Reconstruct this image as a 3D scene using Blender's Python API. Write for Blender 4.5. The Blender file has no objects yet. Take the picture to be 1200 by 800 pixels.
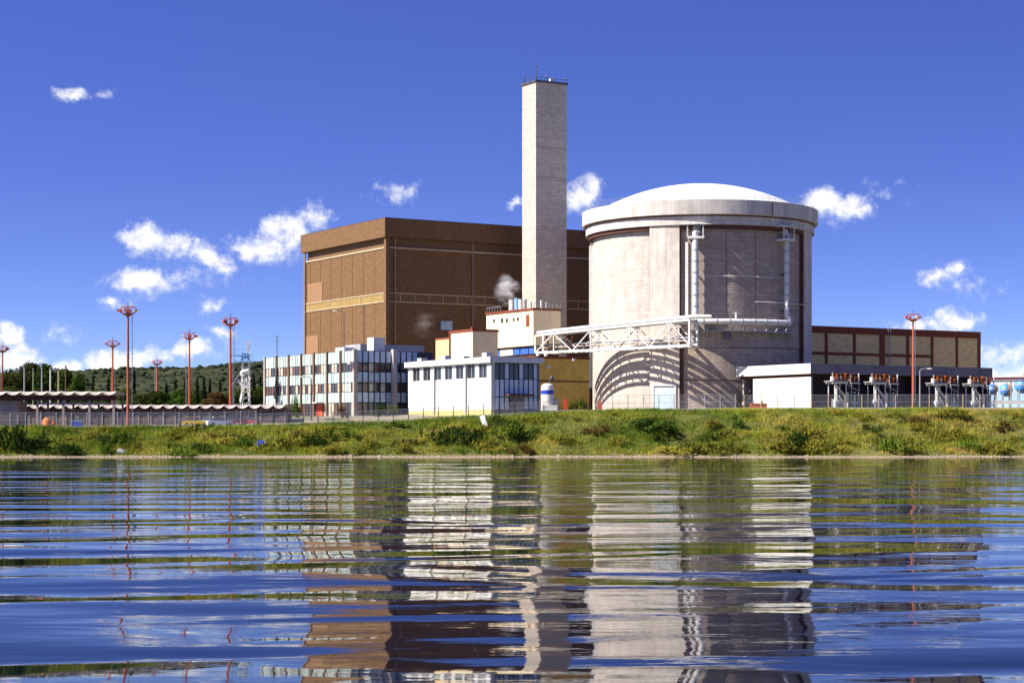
import bpy, math, random
import numpy as np
from mathutils import Vector, Matrix, noise as mnoise
random.seed(7); RNG = np.random.default_rng(7)
sc = bpy.context.scene
COL = sc.collection
R = math.radians
# ------------------------------------------------------------------ camera
CAMZ = 3.0; F = 2231.0; HOR = 510.0; CX = 600.0
cam_d = bpy.data.cameras.new('camera'); cam = bpy.data.objects.new('camera', cam_d); COL.objects.link(cam)
cam_d.sensor_width = 36; cam_d.lens = 36 * F / 1200
cam_d.shift_y = (HOR - 400) / 1200
cam_d.clip_start = 0.5; cam_d.clip_end = 30000
cam.location = (0, 0, CAMZ); cam.rotation_euler = (R(90), 0, 0)
sc.camera = cam
# ------------------------------------------------------------------ light
SUN_AZ = math.atan2(-.945, -.327); SUN_EL = R(43)
sunv = Vector((math.sin(SUN_AZ) * math.cos(SUN_EL), math.cos(SUN_AZ) * math.cos(SUN_EL), math.sin(SUN_EL)))
sd = bpy.data.lights.new('sun', 'SUN'); so = bpy.data.objects.new('sun', sd); COL.objects.link(so)
sd.energy = 5.0; sd.angle = R(.5); sd.color = (1, .94, .84)
so.location = (-100, -100, 200)
so.rotation_euler = (-sunv).to_track_quat('-Z', 'Y').to_euler()
SKY_STRENGTH = .07
w = bpy.data.worlds.new('World'); sc.world = w; w.use_nodes = True
sc.view_settings.view_transform = 'Standard'; sc.view_settings.look = 'None'
sc.view_settings.exposure = 1.1; sc.view_settings.gamma = 1; sc.view_settings.use_curve_mapping = False
sc.cycles.max_bounces = 8; sc.cycles.transparent_max_bounces = 24; sc.cycles.volume_bounces = 2
sc.cycles.caustics_reflective = False; sc.cycles.caustics_refractive = False
sc.cycles.sample_clamp_indirect = 4
sc.cycles.use_denoising = True

class NT:
    def __init__(s, nt): s.nt = nt; s.nt.nodes.clear()
    def n(s, t, **kw):
        nd = s.nt.nodes.new(t)
        for k, v in kw.items(): setattr(nd, k, v)
        return nd
    def put(s, sock, v):
        if isinstance(v, bpy.types.NodeSocket): s.nt.links.new(v, sock)
        elif v is not None: sock.default_value = v
    def math(s, op, a, b=None, c=None, clamp=False):
        nd = s.n('ShaderNodeMath', operation=op, use_clamp=clamp); s.put(nd.inputs[0], a); s.put(nd.inputs[1], b)
        if c is not None: s.put(nd.inputs[2], c)
        return nd.outputs[0]
    def vec(s, op, a, b=None, sc_=None):
        nd = s.n('ShaderNodeVectorMath', operation=op); s.put(nd.inputs[0], a); s.put(nd.inputs[1], b)
        if sc_ is not None: s.put(nd.inputs['Scale'], sc_)
        return nd.outputs['Value'] if op in ('LENGTH', 'DOT_PRODUCT') else nd.outputs[0]
    def noise(s, v, scale, detail=4, rough=.55, dist=0):
        nd = s.n('ShaderNodeTexNoise'); s.put(nd.inputs['Vector'], v); nd.inputs['Scale'].default_value = scale
        nd.inputs['Detail'].default_value = detail; nd.inputs['Roughness'].default_value = rough; nd.inputs['Distortion'].default_value = dist
        return nd.outputs['Fac']
    def ramp(s, f, stops, interp='LINEAR'):
        nd = s.n('ShaderNodeValToRGB'); s.put(nd.inputs[0], f); e = nd.color_ramp; e.interpolation = interp
        while len(e.elements) < len(stops): e.elements.new(.5)
        for el, (p, c) in zip(e.elements, stops):
            el.position = p; el.color = (*c, 1) if isinstance(c, (tuple, list)) else (c, c, c, 1)
        return nd.outputs[0]
    def mix(s, f, a, b, mode='MIX'):
        nd = s.n('ShaderNodeMix', data_type='RGBA', blend_type=mode); s.put(nd.inputs[0], f)
        for i, v in ((6, a), (7, b)):
            if isinstance(v, (tuple, list)): v = (*v, 1) if len(v) == 3 else v
            s.put(nd.inputs[i], v)
        return nd.outputs[2]
    def smooth(s, v, a, b):
        nd = s.n('ShaderNodeMapRange', interpolation_type='SMOOTHSTEP'); s.put(nd.inputs[0], v)
        nd.inputs[1].default_value = a; nd.inputs[2].default_value = b
        return nd.outputs[0]
    def comb(s, x, y, z):
        nd = s.n('ShaderNodeCombineXYZ'); s.put(nd.inputs[0], x); s.put(nd.inputs[1], y); s.put(nd.inputs[2], z); return nd.outputs[0]

# ---- sky with drifting cumulus
def build_sky():
    T = NT(w.node_tree)
    tc = T.n('ShaderNodeTexCoord'); d = tc.outputs['Generated']
    sep = T.n('ShaderNodeSeparateXYZ'); T.put(sep.inputs[0], d)
    x, y, z = sep.outputs
    zz = T.math('ADD', T.math('MULTIPLY', z, 2.8), .05)
    sk = T.n('ShaderNodeTexSky', sky_type='NISHITA', sun_disc=False)
    sk.sun_elevation = SUN_EL; sk.sun_rotation = SUN_AZ % (2 * math.pi)
    sk.air_density = 1.0; sk.dust_density = .3; sk.ozone_density = 2.2
    T.put(sk.inputs['Vector'], T.vec('NORMALIZE', T.comb(x, y, zz)))
    hs = T.n('ShaderNodeHueSaturation'); T.put(hs.inputs['Color'], sk.outputs[0])
    hs.inputs['Saturation'].default_value = 1.27; hs.inputs['Hue'].default_value = .532; hs.inputs['Value'].default_value = 1.32
    az = T.math('ARCTAN2', x, y)
    p0 = T.comb(az, z, 0)
    nz = T.n('ShaderNodeTexNoise'); T.put(nz.inputs['Vector'], d); nz.inputs['Scale'].default_value = 55; nz.inputs['Detail'].default_value = 5
    nz.inputs['Roughness'].default_value = .62
    warp = T.vec('MULTIPLY', T.vec('SUBTRACT', nz.outputs['Color'], (.5, .5, .5)), (.030, .019, 0))
    p = T.vec('ADD', p0, warp)
    CL = [(85,108,17,9,1),(122,107,12,4,.3),(468,226,26,11,.5),(603,240,10,9,.9),(683,230,26,22,1),(972,240,36,19,1.15),(1000,246,20,11,.9),
          (1094,326,20,12,.95),(1118,313,18,11,.9),(1085,385,46,9,.75),(1128,376,32,12,1),(174,284,28,19,1.1),(206,292,22,13,.95),(240,299,28,15,1.05),(258,312,20,10,.8),
          (308,292,32,17,1.1),(336,274,32,20,1.15),(372,257,26,15,.75),(170,333,34,18,1.15),(126,353,14,8,.8),(258,358,20,8,.5),(4,395,18,14,1.1),
          (14,422,32,18,1.2),(70,432,40,11,1.1),(136,426,36,15,1.2),(165,418,24,10,.8),(216,411,40,12,1.0),(190,418,24,9,.7),(262,389,20,8,.65),(1185,420,80,16,.7),(1190,445,90,16,.9),(390,300,30,14,.38),(215,325,46,14,.34),(1040,225,30,8,.3),(70,395,26,9,.4),(1135,340,26,10,.3)]
    acc = None; acc2 = None
    for px, py, rx, ry, wt in CL:
        kx = (px - CX) / F; kz = (HOR - py) / F; L = math.sqrt(1 + kx * kx + kz * kz)
        q = T.vec('MULTIPLY', T.vec('SUBTRACT', p, (math.atan(kx), kz / L, 0)), (F / rx / 1.25, F / ry / 1.25, 0))
        b = T.math('MULTIPLY_ADD', T.vec('LENGTH', q), -wt, wt)
        acc = b if acc is None else T.math('SMOOTH_MAX', acc, b, .06)
        b2 = T.math('MULTIPLY_ADD', T.vec('LENGTH', T.vec('ADD', q, (.12, -.42, 0))), -wt, wt)
        acc2 = b2 if acc2 is None else T.math('SMOOTH_MAX', acc2, b2, .06)
    fine = T.noise(d, 130, 6, .66)
    dens = T.math('ADD', acc, T.math('MULTIPLY', T.math('SUBTRACT', fine, .53), 1.7))
    a = T.smooth(dens, -.10, .95)
    core = T.smooth(T.math('ADD', acc2, T.math('MULTIPLY', T.math('SUBTRACT', fine, .5), 1.0)), -.15, .5)
    ccol = T.mix(core, (.60, .67, .84, 1), (1.0, .985, .96, 1))  # lit tops and greyer undersides of the clouds painted into the colour
    ccol = T.vec('SCALE', ccol, None, 8.0)
    col = T.mix(T.math('MULTIPLY', a, .97), hs.outputs[0], ccol)
    bg = T.n('ShaderNodeBackground'); T.put(bg.inputs[0], col); bg.inputs[1].default_value = SKY_STRENGTH
    out = T.n('ShaderNodeOutputWorld'); T.nt.links.new(bg.outputs[0], out.inputs[0])
build_sky()

# ------------------------------------------------------------------ mapping helpers
C31, S31 = math.cos(R(31.08)), math.sin(R(31.08))
def X(px, Y): return (px - CX) / F * Y
def Z(py, Y): return CAMZ + (HOR - py) / F * Y
def alongR(px, X0, Y0): k = (px - CX) / F; return (k * Y0 - X0) / (C31 - k * S31)
def alongL(px, X0, Y0): k = (px - CX) / F; return (X0 - k * Y0) / (S31 + k * C31)
def sstep(a, b, v): t = np.clip((v - a) / (b - a), 0, 1); return t * t * (3 - 2 * t)

# ------------------------------------------------------------------ objects helpers
def tag(o, label=None, cat=None, group=None, kind=None):
    if label: o['label'] = label
    if cat: o['category'] = cat
    if group: o['group'] = group
    if kind: o['kind'] = kind
    return o
def thing(name, loc, label, cat, group=None, rz=0):
    o = bpy.data.objects.new(name, None); COL.objects.link(o); o.location = loc; o.rotation_euler = (0, 0, rz)
    o.empty_display_size = .5
    return tag(o, label, cat, group)
def copy_tree(o, parent=None):
    c = o.copy(); COL.objects.link(c); c.parent = parent
    for ch in list(o.children): copy_tree(ch, c)
    return c
class MB:
    def __init__(s): s.v = []; s.f = []; s.m = []; s.sm = False
    def add(s, vs, fs, m=0):
        b = len(s.v); s.v += [tuple(p) for p in vs]; s.f += [tuple(i + b for i in q) for q in fs]; s.m += [m] * len(fs); return s
    def box(s, x0, x1, y0, y1, z0, z1, m=0):
        x0, x1 = min(x0, x1), max(x0, x1); y0, y1 = min(y0, y1), max(y0, y1); z0, z1 = min(z0, z1), max(z0, z1)
        return s.add([(x0,y0,z0),(x1,y0,z0),(x1,y1,z0),(x0,y1,z0),(x0,y0,z1),(x1,y0,z1),(x1,y1,z1),(x0,y1,z1)],
                     [(0,3,2,1),(4,5,6,7),(0,1,5,4),(1,2,6,5),(2,3,7,6),(3,0,4,7)], m)
    def tube(s, pts, r, n=10, m=0, r2=None, cap=True):
        pts = [Vector(p) for p in pts]; N = len(pts); rings = []
        up = Vector((0, 0, 1))
        for i, p in enumerate(pts):
            t = (pts[min(i + 1, N - 1)] - pts[max(i - 1, 0)]).normalized()
            a = t.cross(up)
            if a.length < .05: a = t.cross(Vector((1, 0, 0)))
            a.normalize(); b = a.cross(t)
            rr = r if r2 is None else r + (r2 - r) * i / max(1, N - 1)
            rings.append([p + (a * math.cos(2 * math.pi * k / n) + b * math.sin(2 * math.pi * k / n)) * rr for k in range(n)])
        vs = [q for rg in rings for q in rg]
        fs = [(i * n + k, i * n + (k + 1) % n, (i + 1) * n + (k + 1) % n, (i + 1) * n + k) for i in range(N - 1) for k in range(n)]
        if cap: fs += [tuple(range(n))[::-1], tuple((N - 1) * n + k for k in range(n))]
        return s.add(vs, fs, m)
    def bar(s, a, b, wd, ht=None, m=0):
        ht = ht or wd; a = Vector(a); b = Vector(b); t = (b - a).normalized()
        side = t.cross(Vector((0, 0, 1)))
        if side.length < .02: side = Vector((1, 0, 0))
        side.normalize(); u = side.cross(t)
        q = []
        for p in (a, b):
            for i, j in ((-1, -1), (1, -1), (1, 1), (-1, 1)): q.append(p + side * wd / 2 * i + u * ht / 2 * j)
        return s.add(q, [(0,1,2,3),(7,6,5,4),(0,4,5,1),(1,5,6,2),(2,6,7,3),(3,7,4,0)], m)
    def lathe(s, prof, n=48, m=0, c=(0, 0), a0=0, a1=2 * math.pi):
        full = abs(a1 - a0 - 2 * math.pi) < 1e-6; K = n if full else n + 1
        vs = [(c[0] + r * math.cos(a0 + (a1 - a0) * k / n), c[1] + r * math.sin(a0 + (a1 - a0) * k / n), z) for r, z in prof for k in range(K)]
        fs = []
        for i in range(len(prof) - 1):
            for k in range(n):
                k2 = (k + 1) % K
                fs.append((i * K + k, i * K + k2, (i + 1) * K + k2, (i + 1) * K + k))
        return s.add(vs, fs, m)
    def arcbox(s, a0, a1, r0, r1, z0, z1, n=None, m=0):
        n = n or max(2, int(abs(a1 - a0) / R(2)))
        vs = []
        for k in range(n + 1):
            a = a0 + (a1 - a0) * k / n; c, q = math.cos(a), math.sin(a)
            vs += [(r0*c, r0*q, z0), (r1*c, r1*q, z0), (r1*c, r1*q, z1), (r0*c, r0*q, z1)]
        fs = []
        for k in range(n):
            b = k * 4
            for i in range(4): fs.append((b + i, b + (i + 1) % 4, b + 4 + (i + 1) % 4, b + 4 + i))
        fs += [(3, 2, 1, 0), tuple(n * 4 + i for i in range(4))]
        return s.add(vs, fs, m)
    def ball(s, c, r, nu=10, nv=7, m=0, jit=0):
        prof = []; vs = []
        rx, ry, rz = r if isinstance(r, (tuple, list)) else (r, r, r)
        for i in range(nv + 1):
            ph = -math.pi / 2 + math.pi * i / nv
            for k in range(nu):
                th = 2 * math.pi * k / nu; j = 1 + random.uniform(-jit, jit)
                vs.append((c[0] + rx * j * math.cos(ph) * math.cos(th), c[1] + ry * j * math.cos(ph) * math.sin(th), c[2] + rz * j * math.sin(ph)))
        fs = [(i * nu + k, i * nu + (k + 1) % nu, (i + 1) * nu + (k + 1) % nu, (i + 1) * nu + k) for i in range(nv) for k in range(nu)]
        return s.add(vs, fs, m)
    def build(s, name, mats, parent=None, loc=None, smooth=False):
        me = bpy.data.meshes.new(name); me.from_pydata(s.v, [], s.f)
        for mt in (mats if isinstance(mats, (list, tuple)) else [mats]): me.materials.append(mt)
        me.polygons.foreach_set('material_index', s.m)
        if smooth:
            me.polygons.foreach_set('use_smooth', [True] * len(s.f))
        me.update()
        o = bpy.data.objects.new(name, me); COL.objects.link(o)
        if smooth == 'auto':
            me.set_sharp_from_angle(angle=R(35))
        if parent: o.parent = parent
        if loc: o.location = loc
        return o
def np_mesh(name, verts, faces, mat, parent=None, smooth=False):
    """verts (n,3), faces (m,k) arrays"""
    me = bpy.data.meshes.new(name); k = faces.shape[1]
    me.vertices.add(len(verts)); me.vertices.foreach_set('co', np.asarray(verts, np.float32).ravel())
    me.loops.add(faces.size); me.loops.foreach_set('vertex_index', faces.astype(np.int32).ravel())
    me.polygons.add(len(faces)); me.polygons.foreach_set('loop_start', np.arange(0, faces.size, k, dtype=np.int32))
    me.polygons.foreach_set('loop_total', np.full(len(faces), k, np.int32))
    if smooth: me.polygons.foreach_set('use_smooth', np.ones(len(faces), bool))
    me.update(calc_edges=True); me.validate()
    me.materials.append(mat)
    o = bpy.data.objects.new(name, me); COL.objects.link(o)
    if parent: o.parent = parent
    return o

# ------------------------------------------------------------------ materials
def mat(name, col, rough=.8, var=.18, scale=.6, streak=0, brick=None, metal=0, bump=0, drum=None, dirt=0, spec=.3, lines=0):
    m = bpy.data.materials.new(name); m.use_nodes = True; T = NT(m.node_tree)
    tc = T.n('ShaderNodeTexCoord'); o = tc.outputs['Object']
    c = (*col, 1); lo = tuple(v * (1 - var) for v in col) + (1,); hi = tuple(min(1, v * (1 + var)) for v in col) + (1,)
    base = T.mix(T.ramp(T.noise(o, scale, 6, .65), [(.3, 0.), (.7, 1.)]), lo, hi)
    hgt = None
    if brick or streak or lines:
        sep = T.n('ShaderNodeSeparateXYZ'); T.put(sep.inputs[0], o); sx, sy, sz = sep.outputs
        u = T.math('MULTIPLY', T.math('ARCTAN2', sy, sx), drum) if drum else T.math('ADD', sx, sy)
        uv = T.comb(u, sz, 0)
    if brick:
        bw, rh, ms, amt = brick
        bt = T.n('ShaderNodeTexBrick'); T.put(bt.inputs['Vector'], uv); bt.inputs['Scale'].default_value = 1
        bt.inputs['Brick Width'].default_value = bw; bt.inputs['Row Height'].default_value = rh; bt.inputs['Mortar Size'].default_value = ms
        bt.inputs['Mortar Smooth'].default_value = .3
        bt.inputs['Color1'].default_value = (1, 1, 1, 1); bt.inputs['Color2'].default_value = (1 - amt * .7,) * 3 + (1,); bt.inputs['Mortar'].default_value = (1 - amt,) * 3 + (1,)
        base = T.mix(1.0, base, bt.outputs['Color'], 'MULTIPLY'); hgt = bt.outputs['Fac']
    if lines:
        ln = T.noise(T.comb(T.math('MULTIPLY', u, .05), T.math('MULTIPLY', sz, 1.5), 0), 1.0, 4, .75)
        base = T.mix(T.math('MULTIPLY', T.ramp(ln, [(.42, 0.), (.62, 1.)]), lines), base, tuple(v * .5 for v in col) + (1,))
    if streak:
        st = T.noise(T.comb(u, T.math('MULTIPLY', sz, .07), 0), .9, 5, .6)
        base = T.mix(T.math('MULTIPLY', T.ramp(st, [(.42, 0.), (.72, 1.)]), streak), base, tuple(v * .45 for v in col) + (1,))
    if dirt:
        sp = T.noise(o, 3.1, 5, .75)
        base = T.mix(T.math('MULTIPLY', T.ramp(sp, [(.5, 0.), (.66, 1.)]), dirt), base, tuple(v * .4 for v in col) + (1,))
    b = T.n('ShaderNodeBsdfPrincipled'); T.put(b.inputs['Base Color'], base); b.inputs['Roughness'].default_value = rough
    b.inputs['Metallic'].default_value = metal; b.inputs['Specular IOR Level'].default_value = spec
    if bump:
        bp = T.n('ShaderNodeBump'); bp.inputs['Strength'].default_value = .5; bp.inputs['Distance'].default_value = bump
        T.put(bp.inputs['Height'], T.noise(o, scale * 6, 4)); T.nt.links.new(bp.outputs[0], b.inputs['Normal'])
    out = T.n('ShaderNodeOutputMaterial'); T.nt.links.new(b.outputs[0], out.inputs[0])
    return m
def glass_mat(name, col, rough=.08, spec=.6):
    return mat(name, col, rough, .35, .8, spec=spec)
M = {}
M['brown'] = mat('brown_panel_cladding', (.20, .108, .046), .85, .25, 1.3, streak=.25, brick=(.6, .3, .05, .35), dirt=.42)
M['patch'] = mat('faded_brown_panel', (.25, .14, .07), .85, .15, 1.2)
M['pipe_tan'] = mat('tan_pipe', (.30, .22, .15), .7, .15)
M['brown_dark'] = mat('brown_dark_trim', (.085, .03, .018), .8, .2)
M['louvre_brown'] = mat('louvre_brown', (.15, .085, .04), .7, .3, 2)
M['gold'] = mat('gold_glazed_panel', (.28, .19, .06), .6, .3, 1.2)
M['cream_line'] = mat('cream_ledge', (.42, .34, .22), .8, .1)
M['conc'] = mat('pale_concrete', (.52, .47, .43), .9, .14, .35, streak=.35, brick=(2.4, 1.15, .05, .22), dirt=.22, bump=.05)
M['conc_chim'] = mat('stack_concrete', (.66, .575, .485), .9, .10, .5, streak=.15, brick=(.9, .48, .10, .42), dirt=.4, lines=.4, bump=.05)
M['conc_drum'] = mat('drum_concrete', (.67, .595, .52), .9, .2, .4, streak=.6, brick=(1.2, .52, .09, .36), dirt=.4, lines=.4, bump=.05, drum=22.)
M['masonry'] = mat('brown_masonry', (.52, .42, .34), .9, .2, .4, streak=.45, brick=(1.2, .52, .09, .42), dirt=.5, bump=.05, drum=21.5, lines=.5)
M['conc_pil'] = mat('pilaster_concrete', (.61, .54, .47), .9, .16, .4, streak=.55, brick=(.4, 1.6, .04, .16), dirt=.25, bump=.05, drum=22.)
M['conc_ring'] = mat('ring_concrete', (.60, .55, .495), .9, .14, .4, streak=.45, brick=(.8, 9., .06, .2), dirt=.25, drum=23.)
M['reveal'] = mat('red_brown_shade_and_trim', (.11, .045, .035), .85, .2)
M['dome'] = mat('white_dome', (.60, .595, .58), .8, .1, .3, dirt=.2)
M['white'] = mat('white_paint', (.66, .65, .62), .75, .1, .5, streak=.4, dirt=.25)
M['white_steel'] = mat('white_steel', (.62, .61, .59), .5, .14, 1, dirt=.35)
M['mint'] = mat('mint_panel', (.43, .52, .485), .45, .08, 2.0, spec=.5)
M['mint_dull'] = mat('weathered_mint_panel', (.30, .37, .35), .5, .12, 2.0, dirt=.2)
M['pale_panel'] = mat('pale_blue_panel', (.50, .60, .68), .4, .1, 1.5, spec=.5)
M['mullion'] = mat('brown_mullion', (.14, .085, .06), .7, .2, 2)
M['mull_dark'] = mat('dark_mullion', (.03, .035, .045), .5, .2, 2)
M['pier'] = mat('concrete_pier', (.34, .30, .26), .85, .15, 1)
M['glass_dark'] = glass_mat('dark_glass', (.03, .035, .04))
M['glass_curt'] = glass_mat('glass_with_blind', (.42, .38, .30), .3)
M['glass_brown'] = glass_mat('glass_brown', (.12, .055, .035), .2)
M['glass_blue'] = glass_mat('blue_panel_glass', (.30, .43, .54), .25)
M['bluepanel'] = mat('blue_panel', (.05, .13, .45), .4, .3, 1.2)
M['cream'] = mat('cream_render', (.74, .62, .40), .85, .08, .5, streak=.15)
M['ochre'] = mat('ochre_render', (.75, .46, .085), .85, .12, .8, brick=(1.2, .6, .05, .25), streak=.15)
M['ochre_plinth'] = mat('ochre_plinth', (.50, .42, .16), .85, .15, .8)
M['red_trim'] = mat('red_brown_trim', (.20, .045, .02), .75, .2)
M['beige'] = mat('beige_cladding', (.86, .60, .27), .85, .12, .8, brick=(1.2, .5, .06, .3), dirt=.25)
M['slate'] = mat('grey_shade_and_trim', (.13, .13, .16), .8, .15, .6)
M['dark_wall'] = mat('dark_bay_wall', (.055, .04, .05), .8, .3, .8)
M['dark_roof'] = mat('roof_felt', (.12, .11, .10), .9, .2)
M['grey'] = mat('grey_metal', (.30, .31, .33), .55, .15, 1.5)
M['grey_dark'] = mat('dark_grey_metal', (.07, .075, .09), .5, .2, 1.5)
M['mast'] = mat('mast_orange', (.40, .075, .03), .6, .15, 1.0, dirt=.2)
M['orange'] = mat('orange_paint', (.62, .16, .02), .55, .15, 1.5)
M['red'] = mat('red_paint', (.50, .065, .02), .55, .15, 1.5)
M['shed_wall'] = mat('shed_wall', (.14, .095, .095), .85, .3, .9, streak=.4, brick=(.5, 2.5, .05, .35))
M['shell'] = mat('shell_roof_concrete', (.42, .37, .33), .9, .15, 1.0, streak=.3, dirt=.3)
M['shed_conc'] = mat('shed_concrete', (.27, .22, .20), .9, .2, .9)
M['blue'] = mat('blue_paint', (.02, .05, .42), .45, .2)
M['sky_blue'] = mat('pale_blue_steel', (.20, .42, .72), .5, .15)
M['gate_blue'] = mat('pale_blue_gate', (.46, .56, .66), .6, .12, 1.5, dirt=.2)
M['yellow'] = mat('yellow_paint', (.78, .48, .02), .4, .1)
M['car_white'] = mat('white_car_paint', (.72, .74, .76), .3, .04, spec=.6)
M['car_grey'] = mat('grey_car_paint', (.16, .17, .20), .3, .05, spec=.6)
M['car_red'] = mat('dark_red_car_paint', (.22, .03, .03), .3, .05, spec=.6)
M['rubber'] = mat('rubber', (.02, .02, .02), .9, .1)
M['bark'] = mat('bark', (.10, .065, .045), .95, .25, 3)
M['rock'] = mat('pale_rock', (.55, .52, .46), .9, .2, 2)
M['road'] = mat('pale_pavement', (.34, .32, .30), .95, .15, .4, dirt=.3)
M['kerb'] = mat('kerb_concrete', (.30, .28, .27), .9, .2, .6)
def leaf_mat(name, a, b, scale=1.2, trans=.3):
    m = bpy.data.materials.new(name); m.use_nodes = True; T = NT(m.node_tree)
    tc = T.n('ShaderNodeTexCoord'); oi = T.n('ShaderNodeObjectInfo')
    f = T.math('ADD', T.noise(tc.outputs['Object'], scale, 5, .7), T.math('MULTIPLY', T.math('SUBTRACT', oi.outputs['Random'], .5), .22))
    c = T.ramp(f, [(.32, a), (.68, b)])
    d = T.n('ShaderNodeBsdfDiffuse'); T.put(d.inputs[0], c); t = T.n('ShaderNodeBsdfTranslucent'); T.put(t.inputs[0], c)
    mx = T.n('ShaderNodeMixShader'); mx.inputs[0].default_value = trans
    T.nt.links.new(d.outputs[0], mx.inputs[1]); T.nt.links.new(t.outputs[0], mx.inputs[2])
    out = T.n('ShaderNodeOutputMaterial'); T.nt.links.new(mx.outputs[0], out.inputs[0])
    return m
M['leaf_dark'] = leaf_mat('leaf_dark', (.016, .032, .007), (.065, .11, .018))
M['leaf_green'] = leaf_mat('leaf_green', (.045, .08, .010), (.14, .20, .024))
M['leaf_olive'] = leaf_mat('leaf_olive', (.07, .08, .012), (.29, .27, .035))
M['leaf_yellow'] = leaf_mat('leaf_yellow', (.13, .12, .018), (.36, .30, .045))
M['leaf_brown'] = leaf_mat('leaf_brown', (.045, .026, .012), (.12, .07, .025))
M['leaf_tree'] = leaf_mat('leaf_tree', (.025, .036, .010), (.075, .09, .024), .5)
M['leaf_cypress'] = leaf_mat('leaf_cypress', (.010, .018, .010), (.028, .042, .018))
def grass_mat():
    m = bpy.data.materials.new('bank_grass'); m.use_nodes = True; T = NT(m.node_tree)
    tc = T.n('ShaderNodeTexCoord'); o = tc.outputs['Object']
    sep = T.n('ShaderNodeSeparateXYZ'); T.put(sep.inputs[0], o)
    big = T.noise(o, .09, 4, .6); fine = T.noise(o, 2.6, 3, .7)
    right = T.smooth(sep.outputs[0], -10, 60)
    f = T.math('ADD', T.math('MULTIPLY', T.math('SUBTRACT', big, .5), 2.2), T.math('MULTIPLY', T.math('SUBTRACT', fine, .5), 1.0))
    f = T.math('ADD', f, T.math('MULTIPLY_ADD', right, .22, .42))
    c = T.ramp(f, [(0., (.06, .10, .010)), (.30, (.14, .22, .022)), (.56, (.29, .31, .034)), (.80, (.46, .37, .07)), (1., (.40, .25, .08))])
    d = T.n('ShaderNodeBsdfDiffuse'); T.put(d.inputs[0], c); t = T.n('ShaderNodeBsdfTranslucent'); T.put(t.inputs[0], c)
    mx = T.n('ShaderNodeMixShader'); mx.inputs[0].default_value = .25
    T.nt.links.new(d.outputs[0], mx.inputs[1]); T.nt.links.new(t.outputs[0], mx.inputs[2])
    out = T.n('ShaderNodeOutputMaterial'); T.nt.links.new(mx.outputs[0], out.inputs[0]); return m
M['grass'] = grass_mat()
def ground_mat():
    m = bpy.data.materials.new('bank_earth'); m.use_nodes = True; T = NT(m.node_tree)
    tc = T.n('ShaderNodeTexCoord'); o = tc.outputs['Object']
    sep = T.n('ShaderNodeSeparateXYZ'); T.put(sep.inputs[0], o); z = sep.outputs[2]; y = sep.outputs[1]
    big = T.noise(o, .12, 5, .65); fine = T.noise(o, 1.7, 6, .75)
    veg = T.ramp(T.math('ADD', T.math('MULTIPLY', big, .6), T.math('MULTIPLY', fine, .4)), [(.36, (.045, .055, .014)), (.5, (.10, .105, .025)), (.64, (.19, .15, .06))])
    peb = T.ramp(T.noise(o, 5, 4, .8), [(.35, (.16, .11, .07)), (.55, (.34, .26, .18)), (.68, (.6, .54, .46))])
    lowf = T.math('ADD', z, T.math('MULTIPLY', T.math('SUBTRACT', fine, .5), .5))
    c = T.mix(T.smooth(lowf, .05, .25), peb, veg)
    yard = T.ramp(fine, [(.35, (.20, .17, .12)), (.6, (.31, .27, .2))])
    yard = T.mix(T.ramp(big, [(.45, 0.), (.58, 1.)]), yard, (.17, .155, .05))
    c = T.mix(T.smooth(T.math('ADD', y, T.math('MULTIPLY', T.math('SUBTRACT', fine, .5), 4)), 286, 290), c, yard)
    b = T.n('ShaderNodeBsdfPrincipled'); T.put(b.inputs['Base Color'], c); b.inputs['Roughness'].default_value = .95; b.inputs['Specular IOR Level'].default_value = .1
    bp = T.n('ShaderNodeBump'); bp.inputs['Strength'].default_value = .8; bp.inputs['Distance'].default_value = .25
    T.put(bp.inputs['Height'], fine); T.nt.links.new(bp.outputs[0], b.inputs['Normal'])
    out = T.n('ShaderNodeOutputMaterial'); T.nt.links.new(b.outputs[0], out.inputs[0]); return m
def hill_mat():
    m = bpy.data.materials.new('hill_scrub'); m.use_nodes = True; T = NT(m.node_tree)
    tc = T.n('ShaderNodeTexCoord'); o = tc.outputs['Object']
    big = T.noise(o, .006, 4, .6); fine = T.noise(o, .07, 5, .7)
    c = T.ramp(T.math('ADD', T.math('MULTIPLY', big, .5), T.math('MULTIPLY', fine, .5)), [(.38, (.020, .027, .016)), (.5, (.04, .045, .025)), (.62, (.075, .072, .04))])
    b = T.n('ShaderNodeBsdfDiffuse'); T.put(b.inputs[0], c)
    out = T.n('ShaderNodeOutputMaterial'); T.nt.links.new(b.outputs[0], out.inputs[0]); return m
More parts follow.
